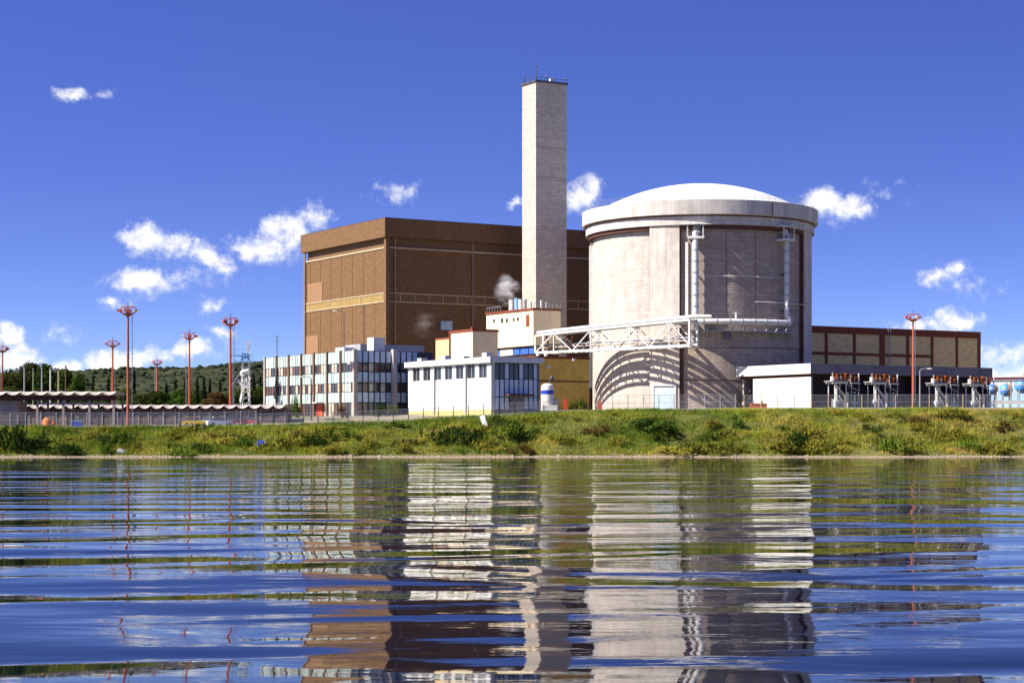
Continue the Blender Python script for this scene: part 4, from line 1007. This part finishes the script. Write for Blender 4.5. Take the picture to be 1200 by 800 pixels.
# ---- round tanks right
def tank(px, Y, py, dpx, label, blue):
    r = dpx / F * Y / 2; x = X(px, Y); z = Z(py, Y); g = G(x, Y)
    t = thing('storage_tank', (x, Y, g), label, 'tank', 'round tanks by the annex')
    MB().ball((0, 0, z - g), r, 24, 16).build('vessel', M['tank_mix'], t, smooth=True)
    for a in (.7, 2.2, 3.9, 5.4):
        p = (math.cos(a) * r * .8, math.sin(a) * r * .8)
        MB().tube([(*p, -.3), (*p, z - g)], .12, 7).build('leg', M['grey'], t)
    MB().tube([(0, 0, z - g + r - .1), (0, 0, z - g + r + .6)], .2, 8).build('nozzle', M['white_steel'], t)
    MB().lathe([(r * 1.01, z - g - .12), (r * 1.03, z - g), (r * 1.01, z - g + .12)], 24).build('girth_band', M['grey'], t)
def tank_mix():
    m = bpy.data.materials.new('tank_blue_orange'); m.use_nodes = True; T = NT(m.node_tree)
    tc = T.n('ShaderNodeTexCoord'); sep = T.n('ShaderNodeSeparateXYZ'); T.put(sep.inputs[0], tc.outputs['Object'])
    f = T.math('ADD', sep.outputs[0], T.math('MULTIPLY', T.math('SUBTRACT', T.noise(tc.outputs['Object'], 1.3, 3), .5), .7))
    c = T.ramp(T.math('MULTIPLY_ADD', f, .35, .5), [(0, (.10, .32, .72)), (.5, (.05, .22, .62)), (.54, (.05, .2, .6)), (.62, (.66, .28, .03))])
    b = T.n('ShaderNodeBsdfPrincipled'); T.put(b.inputs['Base Color'], c); b.inputs['Roughness'].default_value = .45
    out = T.n('ShaderNodeOutputMaterial'); T.nt.links.new(b.outputs[0], out.inputs[0]); return m
M['tank_mix'] = tank_mix()
for px, Y, py, d_, lb in ((1163, 396, 456, 13, 'small blue round tank touching the end of the long fascia'), (1179, 392, 457, 15, 'middle blue round tank with an orange side'), (1199, 388, 451, 20, 'largest and highest blue round tank, cut by the frame')):
    tank(px, Y, py, d_, lb, 1)
def pipe_rack():
    Y = 383; x0 = X(1155, Y); x1 = X(1240, Y); g = G(x0, Y)
    t = thing('pipe_rack', (x0, Y, g), 'red and white pipe rack running over the round tanks', 'pipe rack')
    w_ = x1 - x0
    for k, (z, m_) in enumerate(((442, 'white_steel'), (444, 'red'), (446.5, 'white_steel'))):
        MB().tube([(0, k * .3, Z(z, Y) - g), (w_, k * .3, Z(z - 1, Y) - g)], .18, 8).build('pipe', M[m_], t)
    for xx in np.linspace(0.5, w_, 4): MB().bar((xx, .3, -.3), (xx, .3, Z(447, Y) - g), .22).build('post', M['grey'], t)
    MB().box(0, w_, -1.0, -.7, Z(473, Y) - g, Z(469, Y) - g).build('lower_pipe_tray', M['white'], t)
pipe_rack()
# ---- masts
def mast_proto():
    H = 17.4; t = thing('light_mast', (0, 0, 0), '', 'light mast', 'orange floodlight masts')
    b = MB(); b.tube([(0, 0, -.5), (0, 0, H * .5), (0, 0, H - .6)], .27, 10, r2=.16); b.build('pole', M['mast'], t, smooth='auto')
    b = MB(); b.lathe([(.2, H - 1.0), (.95, H - .62), (1.0, H - .5), (.2, H - .5)], 14); b.build('platform', M['mast'], t)
    b = MB()
    for a in np.linspace(0, 6.28, 9)[:-1]: b.bar((math.cos(a) * 1.15, math.sin(a) * 1.15, H - .5), (math.cos(a) * 1.15, math.sin(a) * 1.15, H + .45), .07)
    b.tube([(math.cos(a) * 1.15, math.sin(a) * 1.15, H + .45) for a in np.linspace(0, 6.283, 17)], .05, 5)
    b.build('railing', M['mast'], t)
    for a in (0.2, 1.7, 3.3, 4.8):
        c = (math.cos(a) * 1.35, math.sin(a) * 1.35)
        b = MB(); b.box(c[0] - .4, c[0] + .4, c[1] - .2, c[1] + .2, H - .3, H + .1, 0); b.bar((c[0] * .4, c[1] * .4, H - .6), (*c, H - .3), .12, m=1)
        b.build('floodlight', [random.choice([M['mast'], M['mast'], M['white_steel']]), M['grey_dark']], t)
    b = MB()
    for z in np.arange(1, H - 1, .55): b.bar((.3, 0, z), (.75, 0, z), .05)
    b.bar((.72, -.2, 1), (.72, -.2, H - .8), .05); b.bar((.72, .2, 1), (.72, .2, H - .8), .05)
    b.build('ladder', M['grey'], t)
    MB().tube([(0, 0, H - .5), (0, 0, H + 1.3)], .06, 6).build('lightning_rod', M['grey_dark'], t)
    return t, H
MP, MH = mast_proto()
for i, (px, Y, top, lb) in enumerate([(150, 287.5, 363, 'tallest looking orange floodlight mast, standing in front of the long shed'), (270, 302, 376, 'orange floodlight mast beside the lattice crane and parked cars'), (132, 378, 402, 'orange floodlight mast rising behind the end of the front shed'),
        (184, 455, 424, 'smallest orange floodlight mast, before the hills'), (222, 352, 393, 'thin orange floodlight mast between the smallest mast and the crane'), (3, 400, 408, 'floodlight mast at the edge of the frame above the shed roof'), (1070, 328, 371, 'orange floodlight mast standing in front of the annex bays')]):
    t = MP if i == 0 else copy_tree(MP)
    x = X(px, Y); g = G(x, Y); t.location = (x, Y, g); s = (Z(top, Y) - g) / MH; t.scale = (min(s, 1.0) if i else .9, min(s, 1.0) if i else .9, s); t.rotation_euler = (0, 0, i * .8)
    t['label'] = lb
# ---- sheds
def scallop(b, x0, x1, y0, y1, z, n, sag, m=0, th_=.12):
    w_ = (x1 - x0) / n
    for i in range(n):
        a = x0 + i * w_ + .03; c = a + w_ - .06; K = 6; vs = []
        for k in range(K + 1):
            u = k / K; zz = z - sag * (1 - (2 * u - 1) ** 2); xx = a + (c - a) * u
            vs += [(xx, y0, zz), (xx, y1, zz), (xx, y0 + .8, zz + .12 + th_ + sag * .75 * (1 - (2 * u - 1) ** 2)), (xx, y1, zz + th_ + sag * .75 * (1 - (2 * u - 1) ** 2))]  # front lip slopes back, shaped so its face catches the sun
        fs = []
        for k in range(K):
            q = 4 * k
            fs += [(q, q + 1, q + 5, q + 4), (q + 2, q + 6, q + 7, q + 3), (q, q + 4, q + 6, q + 2), (q + 1, q + 3, q + 7, q + 5)]
        fs += [(0, 2, 3, 1), (4 * K, 4 * K + 1, 4 * K + 3, 4 * K + 2)]
        b.add(vs, fs, m)
def sheds():
    Y = 300; x0 = X(20, Y); x1 = X(334, Y); g = 4.3; zt = Z(475.5, Y)
    t = thing('long_shed', (x0, Y, g), 'long low mauve shed under a scalloped white roof edge', 'shed')
    W = x1 - x0
    b = MB(); scallop(b, 0, W, -.5, 9, zt - g, 22, .42); b.build('roof', M['shell'], t)
    MB().box(0, W, 0, .25, -.6, zt - g - .45).build('wall', M['shed_wall'], t)
    MB().box(0, W, -.02, .35, zt - g - .45, zt - g - .1).build('eaves_beam', M['brown_dark'], t)
    for k in range(23): MB().box(k * W / 22 - .09, k * W / 22 + .09, -.1, 0, -.6, zt - g - .45).build('post', M['shed_conc'], t)
    for s in (0, W): MB().box(s - .1, s + .1, 0, 9, -.6, zt - g - .45).build('end_wall', M['shed_wall'], t)
    Y = 289; x0 = X(-40, Y); x1 = X(136, Y); g = 4.15; zt = Z(460, Y)
    t = thing('open_shed', (x0, Y, g), 'open fronted concrete shed with scalloped white roof and tall posts', 'shed'); W = x1 - x0
    b = MB(); scallop(b, 0, W, -.6, 7.5, zt - g, 11, .38); b.build('roof', M['shell'], t)
    MB().box(0, W, 0, .5, zt - g - 1.15, zt - g - .42).build('eaves_beam', M['brown_dark'], t)
    MB().box(X(44, Y) - x0, W, .1, .35, zt - g - 1.75, zt - g - 1.5).build('tie_beam', M['shed_conc'], t)
    for px in (43.5, 74, 104.5, 133): 
        xx = X(px, Y) - x0; MB().box(xx - .17, xx + .17, 0, .34, -.6, zt - g - 1.15).build('post', M['shed_conc'], t)
        MB().box(xx - .14, xx + .14, 6.6, 6.9, -.6, zt - g - .4).build('post', M['shed_conc'], t)
    xx = X(20, Y) - x0; MB().box(0, xx, .5, 6, -.6, zt - g - 1.2).build('block_wall', M['shed_conc'], t)
    xo = X(17, Y) - x0; MB().box(0.5, xo, .42, .5, -.2, zt - g - 3.0).build('opening', M['dark_wall'], t)
sheds()
# racks inside the open shed
def rack(px, Y, label):
    x = X(px, Y); g = G(x, Y); t = thing('storage_rack', (x, Y, g), label, 'rack', 'racks in the open shed')
    for a in (-1.6, 1.6): MB().bar((a, 0, 0), (a, 0, 2.7), .12).build('post', M['grey_dark'], t)
    for z in (.5, 1.2, 1.9, 2.6): MB().box(-1.7, 1.7, -.4, .4, z, z + .12).build('shelf', M['pier'], t)
rack(92, 294, 'storage rack behind the blue crate'); rack(115, 294, 'storage rack at the empty end of the open shed')
def drum(px, Y, s, m_, label):
    x = X(px, Y); g = G(x, Y); t = thing('gas_drum', (x, Y, g), label, 'drum', 'orange drums in the open shed')
    MB().lathe([(.01, 0), (.62, 0), (.62, .9), (.56, 1.0), (.35, 1.25), (.18, 1.35), (.01, 1.35)], 16).build('body', m_, t, smooth='auto')
    MB().tube([(0, 0, 1.3), (0, 0, 1.6)], .12, 8).build('valve', M['grey_dark'], t)
    t.scale = (s, s, s)
drum(55, 287.5, 1.15, M['orange'], 'larger orange drum by the shed post'); drum(62, 287.5, .72, M['red'], 'smaller red drum next to the larger orange drum'); drum(35, 287.3, .4, M['red'], 'tiny red drum standing apart near the block wall')
def crate(px, Y, label):
    x = X(px, Y); g = G(x, Y); t = thing('crate', (x, Y, g), label, 'crate')
    MB().box(-.8, .8, -.5, .5, .12, .95).build('body', M['blue'], t)
    MB().box(-.85, .85, -.55, .55, .95, 1.05).build('lid', M['sky_blue'], t); MB().box(-.7, .7, -.4, .4, 0, .12).build('skid', M['grey_dark'], t)
crate(90, 287.5, 'blue crate on the ground in the open shed')
# ---- flagpoles
for i, (px, top, m_, lb) in enumerate([(28.5, 430, 'grey', 'grey pole first in the row beginning at the frame edge'), (39, 433, 'leaf_pole', 'shorter greenish pole, second in the row'), (49, 430, 'grey', 'grey pole in front of the tallest dark tree'), (59, 432, 'white', 'white pole in front of the gap in the trees'), (68.5, 433, 'cream_line', 'cream coloured pole between the white and brown poles'), (77, 430, 'bark', 'brown pole last in the row')]):
    Y = 312; x = X(px, Y); g = G(x, Y); h = Z(top, Y) - g
    M.setdefault('leaf_pole', mat('greenish_paint', (.16, .22, .10), .6))
    t = thing('flagpole', (x, Y, g), lb, 'flagpole', 'flagpoles behind the open shed')
    MB().tube([(0, 0, -.3), (0, 0, h)], .15, 8, r2=.10).build('pole', M[m_], t); MB().ball((0, 0, h + .08), .18, 8, 6).build('finial', M['grey_dark'], t); MB().lathe([(.35, 0), (.3, .35), (.15, .4)], 10).build('base', M['grey'], t)
# ---- lattice crane
def crane():
    Y = 345; x = X(285, Y); g = G(x, Y); t = thing('lattice_crane', (x, Y, g), 'blue and white lattice crane with raised jib beside an orange mast', 'crane')
    def q(px, py): return (X(px, Y) - x, 0, Z(py, Y) - g)
    def lattice(p, r_, s, m_, name, n=6):
        p = Vector(p); r_ = Vector(r_); d = (r_ - p); u = d.cross(Vector((0, 1, 0))).normalized() * s; b = MB(); vv = Vector((0, s, 0))
        cs = [u + vv, u - vv, -u - vv, -u + vv]
        for c in cs: b.bar(p + c, r_ + c * .7, .13)
        for k in range(n):
            a0 = p + d * k / n; a1 = p + d * (k + 1) / n
            for i in range(4): b.bar(a0 + cs[i], a1 + cs[(i + 1) % 4], .09)
        return b.build(name, m_, t)
    lattice(q(288, 498), q(288, 414), .75, M['white_steel'], 'tower', 12)
    lattice(q(288, 418), q(291.5, 400), .3, M['white_steel'], 'jib', 6)
    b = MB()
    for py, a, c in ((416.5, 272, 291), (423.5, 276, 297)):
        p0 = q(a, py); p1 = q(c, py); b.box(p0[0], p1[0], -1.2, 1.2, p0[2] - .1, p0[2] + .12)
        for xx in np.linspace(p0[0], p1[0], 7):
            b.bar((xx, -1.2, p0[2]), (xx, -1.2, p0[2] + 1.1), .09)
        b.bar((p0[0], -1.2, p0[2] + 1.1), (p1[0], -1.2, p0[2] + 1.1), .09)
    b.build('platform', M['sky_blue'], t)
    MB().box(q(284, 0)[0], q(291, 0)[0], -.9, .9, q(0, 420)[2], q(0, 414)[2]).build('cab', M['sky_blue'], t)
    pts = [q(293, 434), q(284, 437), q(279, 444), q(284, 450), q(290, 455), q(286, 461), q(284, 470), q(284, 480)]
    pts = [Vector(p) + Vector((0, -1.6, 0)) for p in pts]
    MB().tube(pts, .32, 8).build('chute', M['white_steel'], t, smooth='auto')
    MB().tube([Vector(q(282, 440)) + Vector((0, -1.9, 0)), Vector(q(274, 452)) + Vector((0, -1.9, 0)), Vector(q(276, 470)) + Vector((0, -1.9, 0))], .2, 8).build('hose', M['grey_dark'], t)
    for px in (279, 296): MB().bar(q(px, 498), q(288, 440), .22).build('stay', M['white_steel'], t)
    MB().box(q(280, 0)[0], q(297, 0)[0], -2, 2, -.2, 1.2).build('base', M['grey_dark'], t)
crane()
# ---- cars
def car(px, Y, m_, label, rz, kind='car', s=1.0):
    x = X(px, Y); g = G(x, Y) + .05; t = thing('parked_car', (x, Y, g), label, 'car', 'cars parked behind the fence', rz)
    Lh, Wd = 2.1, .85
    prof = [(-Lh, .35), (-Lh, .75), (-Lh + .15, .92), (-1.0, 1.0), (1.05, .95), (Lh - .15, .78), (Lh, .55), (Lh, .35)]
    b = MB(); n = len(prof); b.add([(p[0], sy * Wd, p[1]) for sy in (-1, 1) for p in prof], [tuple(range(n)), tuple(range(2 * n - 1, n - 1, -1))] + [(i, i + n, (i + 1) % n + n, (i + 1) % n) for i in range(n)])
    b.build('body', m_, t)
    cab = [(-1.55, .96), (-1.15, 1.42), (.35, 1.45), (1.0, .97)]
    b = MB(); n = 4; b.add([(p[0], sy * (Wd - (.02 if p[1] < 1 else .15)), p[1]) for sy in (-1, 1) for p in cab], [tuple(range(n)), tuple(range(2 * n - 1, n - 1, -1))] + [(i, i + n, (i + 1) % n + n, (i + 1) % n) for i in range(n)])
    b.build('windows', M['glass_dark'], t)
    MB().box(-1.12, .33, -.68, .68, 1.43, 1.49).build('roof', m_, t)
    for xx in (-1.3, 1.3):
        for sy in (-1, 1):
            w_ = MB().tube([(xx, sy * .68, .32), (xx, sy * .9, .32)], .32, 14).build('wheel', M['rubber'], t)
            MB().tube([(xx, sy * .89, .32), (xx, sy * .92, .32)], .18, 10).build('rim', M['grey'], w_)
    for sy in (-1, 1):
        MB().box(Lh - .02, Lh + .04, sy * .6 - .16, sy * .6 + .16, .58, .74).build('headlight', M['white_steel'], t)
        MB().box(-Lh - .04, -Lh + .02, sy * .62 - .14, sy * .62 + .14, .62, .78).build('tail_light', M['red'], t)
    t.scale = (s, s, s)
car(229, 293, M['yellow'], 'small yellow car parked in front of the long shed', R(10))
car(258, 293, M['car_white'], 'white car parked nearest the mast by the crane', R(25))
car(276, 295.5, M['car_grey'], 'dark grey car parked behind the white car', R(15))
car(290, 293, M['car_red'], 'dark red car parked last in the line toward the office', R(-20))
car(247, 296, M['car_grey'], 'grey car half hidden between the yellow and white cars', R(60), s=.95)
# ---- street lamps
def lamp(px, Y, top, m_, label, arm=1):
    x = X(px, Y); g = G(x, Y); h = Z(top, Y) - g; t = thing('street_lamp', (x, Y, g), label, 'street lamp', 'lamp posts in the yard')
    MB().tube([(0, 0, -.3), (0, 0, h * .6), (0, 0, h)], .13, 8, r2=.08).build('pole', m_, t)
    b = MB(); b.tube([(0, 0, h), (-.4 * arm, 0, h + .3), (-1.4 * arm, 0, h + .35)], .06, 6); b.build('arm', m_, t)
    MB().ball((-1.7 * arm, 0, h + .3), (.5, .2, .14), 8, 5).build('lamp_head', M['white_steel'], t)
lamp(403, 372, 366, M['grey_dark'], 'tallest slim lamp post against the brown end wall'); lamp(365, 305, 444, M['grey_dark'], 'slim lamp post in front of the office facade')
lamp(603, 318, 424, M['mast'], 'reddish lamp post in front of the blue glazed entrance', -1); lamp(1078, 333, 434, M['grey'], 'short grey lamp post beside the mast at the annex', -1)
# ---- white tank by the ochre store
def white_tank():
    Y = 330; x = X(641.5, Y); g = G(x, Y); h = Z(449, Y) - g; r = 15 / F * Y / 2
    t = thing('white_tank', (x, Y, g), 'upright white tank with a blue band in front of the ochre building', 'tank')
    MB().lathe([(.01, 0), (r, 0), (r, h - .75), (r * .85, h - .3), (r * .5, h - .05), (.01, h)], 24).build('shell', M['white'], t, smooth='auto')
    MB().lathe([(r * 1.015, h - 1.9), (r * 1.02, h - 1.2)], 24).build('band', M['blue'], t)
    b = MB(); b.tube([(.4, -.2, h - .1), (.5, -.2, h + 1.0), (.9, -.2, h + 1.4), (1.0, -.2, h + .4)], .13, 7); b.ball((.8, -.2, h + .9), .35, 7, 5); b.build('valve_head', M['grey_dark'], t)
    MB().box(-r * .9, r * 1.5, -r * 1.3, -r * .98, 0, 1.0).build('pump_box', M['white_steel'], t)
    MB().box(r, r + .6, -.5, .5, .1, 2.2).build('side_cabinet', M['grey'], t)
white_tank()
def skid():
    Y = 333; x = X(889, Y); g = G(x, Y); t = thing('equipment_skid', (x, Y, g), 'low red equipment skid in front of the white annex wall', 'equipment')
    MB().box(-1.4, 1.4, -.6, .6, .05, .85).build('body', M['red'], t); MB().box(-1.5, 1.5, -.7, .7, .85, .98).build('top', M['orange'], t)
    MB().tube([(-.9, 0, .98), (-.9, 0, 1.6)], .12, 8).build('pipe', M['grey'], t); MB().tube([(.6, 0, .98), (.6, 0, 1.4)], .2, 8).build('pipe', M['grey'], t)
skid()
for i, (px, py, m_, lb) in enumerate([(703, 472, 'orange', 'small orange fire cabinet at the foot of the sunlit reactor wall'), (663, 470, 'mast', 'orange cabinet against the ochre wall')]):
    Y = 335; x = X(px, Y); g = G(x, Y); t = thing('fire_cabinet', (x, Y, g), lb, 'cabinet')
    h = 1.7 + i * .6; MB().box(-.4, .4, -.25, .25, .15, h).build('body', M[m_], t); MB().box(-.34, .34, -.29, -.25, .3, h - .15).build('door', M['red'], t); MB().box(-.35, .35, -.2, .2, 0, .15).build('plinth', M['grey_dark'], t)
def yard_plant(px, Y, w_, h_, kd, lb):
    x = X(px, Y); t = thing('garden_bush', (x, Y, G(x, Y)), lb, 'shrub')
    v, f = make_shrub(kd, kd); np_mesh('foliage', v * [w_ / 1.7, w_ / 1.7, h_ / .95], f, M[kd], t)
    b = MB(); b.tube([(0, 0, -.1), (.05, 0, h_ * .5)], .07, 6); b.build('stem', M['bark'], t)
for px, Y, w_, h_, kd, lb in [(347, 312, 1.6, 3.6, 'leaf_green', 'tall green bush against the office facade'), (401, 312, 1.3, 2.2, 'leaf_brown', 'brown bush at the office ground floor near the corner'), (447, 313, 1.6, 2.2, 'leaf_dark', 'dark bush before the shaded office front'), (460, 313, 1.8, 1.9, 'leaf_olive', 'olive bush beside the dark bush at the office front'), (674, 333, 2.0, 2.2, 'leaf_olive', 'olive bush at the foot of the ochre wall'), (682, 333, 1.4, 2.6, 'leaf_dark', 'dark bush at the end of the ochre wall')]:
    yard_plant(px, Y, w_, h_, kd, lb)
# ---- fences
def fence(px0, px1, Y, h, pitch, mp, label, kerb=True):
    x0, x1 = X(px0, Y), X(px1, Y)
    t = thing('chain_link_fence', (x0, Y, G(x0, Y)), label, 'fence', 'chain link fences along the bank'); g0 = G(x0, Y)
    n = max(2, int(round((x1 - x0) / pitch))); xs = np.linspace(x0, x1, n + 1); zs = [G(a, Y) - g0 for a in xs]
    for a, z in zip(xs, zs): MB().box(a - x0 - .06, a - x0 + .06, -.06, .06, z - .4, z + h).build('post', mp, t)
    for hh in (h - .08, h * .5, .12):
        b = MB()
        for i in range(n): b.bar((xs[i] - x0, 0, zs[i] + hh), (xs[i + 1] - x0, 0, zs[i + 1] + hh), .05)
        b.build('rail', M['grey'], t)
    b = MB()
    for i in range(n): b.add([(xs[i] - x0, .02, zs[i] + .05), (xs[i + 1] - x0, .02, zs[i + 1] + .05), (xs[i + 1] - x0, .02, zs[i + 1] + h - .1), (xs[i] - x0, .02, zs[i] + h - .1)], [(0, 1, 2, 3)])
    b.build('wire_mesh', M['link'], t)
    if kerb:
        b = MB()
        for i in range(n): b.bar((xs[i] - x0, -.05, zs[i] + .02), (xs[i + 1] - x0, -.05, zs[i + 1] + .02), .3, .34)
        b.build('kerb', M['kerb'], t)
fence(-60, 300, 285.6, 2.35, 2.35, M['grey'], 'chain link fence in front of the sheds and parked cars')
fence(302, 655, 285.6, 1.9, 2.25, M['grey_dark'], 'chain link fence climbing the slope in front of office and white hall')
fence(700, 862, 300, 2.5, 2.4, M['grey'], 'chain link fence at the foot of the reactor')
fence(872, 1168, 300, 2.4, 2.6, M['cream_line'], 'pale posted chain link fence before the annex and steel frames')
# ---- things on the bank
def on_bank(px, py):
    for Yt in np.arange(261.5, 287, .2):
        if HOR - (G(X(px, Yt), Yt) - CAMZ) / Yt * F <= py: break
    return X(px, Yt), Yt, G(X(px, Yt), Yt)
def slab(px, py, sx, sy, sz, tilt, m_, name, label, cat):
    x, y, z = on_bank(px, py); b = MB(); b.box(-sx, sx, -sy, sy, -sz, sz)
    b.v = [tuple(c + random.uniform(-.18, .18) * min(sx, sy, sz) * 2 for c in p) for p in b.v]
    o = b.build(name, m_); o.location = (x, y, z + sz * .6); o.rotation_euler = tilt; tag(o, label, cat)
slab(143, 531, .65, .5, .16, (R(35), R(25), R(20)), M['rock'], 'stone_slab', 'broken white slab lying at the foot of the big orange mast', 'slab')
slab(139, 528, .25, .22, .1, (R(35), R(-25), R(60)), M['rock'], 'stone_slab', 'small white fragment above the broken white slab', 'slab')
slab(122, 517, 1.3, .6, .25, (R(5), R(3), R(5)), M['reveal'], 'stone_slab', 'flat brownish slab half buried near the crest', 'slab')
slab(568, 500, .34, .5, 1.0, (R(-20), R(-25), 0), M['rock'], 'concrete_block', 'pale leaning slab sticking out of the dark bushes', 'slab')
x, y, z = on_bank(307, 524); t = thing('barrel', (x, y, z), 'blue barrel lying among the weeds on the bank', 'barrel')
MB().tube([(-.6, -.2, .42), (.5, .1, .45)], .48, 16).build('body', M['blue'], t, smooth='auto'); MB().tube([(-.63, -.21, .42), (-.58, -.19, .42)], .5, 16).build('rim', M['grey_dark'], t)
# pebbles on the shoreline
def pebbles():
    N = 5200; x = RNG.uniform(-112, 112, N); y = RNG.uniform(260.5, 268, N); z = ground_np(x, y); ok = (z > -.08) & (z < .3) & (np.sin(x * .23) + np.sin(x * .071 + 1) + RNG.normal(0, .8, N) > -.6); x, y, z = x[ok], y[ok], z[ok]; N = len(x)
    ico = MB(); ico.ball((0, 0, 0), 1, 6, 4); bv = np.array(ico.v); bf = np.array(ico.f)
    s = RNG.uniform(.04, .12, N) * np.where(RNG.uniform(0, 1, N) > .97, 2.0, 1)
    V = (bv[None] * np.stack([s * 1.5, s, s * .7], 1)[:, None, :] * RNG.uniform(.75, 1.25, (N, len(bv), 1)) + np.stack([x, y, z + s * .2], 1)[:, None, :]).reshape(-1, 3)
    Fc = (bf[None] + (np.arange(N) * len(bv))[:, None, None]).reshape(-1, 4)
    tag(np_mesh('shore_pebbles', V, Fc, mat('pebble_stone', (.34, .26, .19), .9, .5, 1.8)), 'tan pebbles strewn along the waterline', kind='stuff')
pebbles()
# ---- smoke
def smoke(px, Y, py0, py1, wpx, dens, seed, label):
    x = X(px, Y); z0 = Z(py0, Y); z1 = Z(py1, Y); wd = wpx / F * Y / 2
    o = MB().ball((0, 0, 0), 1, 16, 12).build('smoke', smoke_mat(dens, seed)); o.location = (x, Y, (z0 + z1) / 2); o.scale = (wd, wd, (z1 - z0) / 2); tag(o, label, kind='stuff')
smoke(594, 380, 362, 316, 40, .4, 3.1, 'white steam puffing from the boiler house roof stacks')
smoke(497, 392, 400, 360, 40, .04, 7.7, 'thin faint steam drifting before the shaded turbine hall wall')
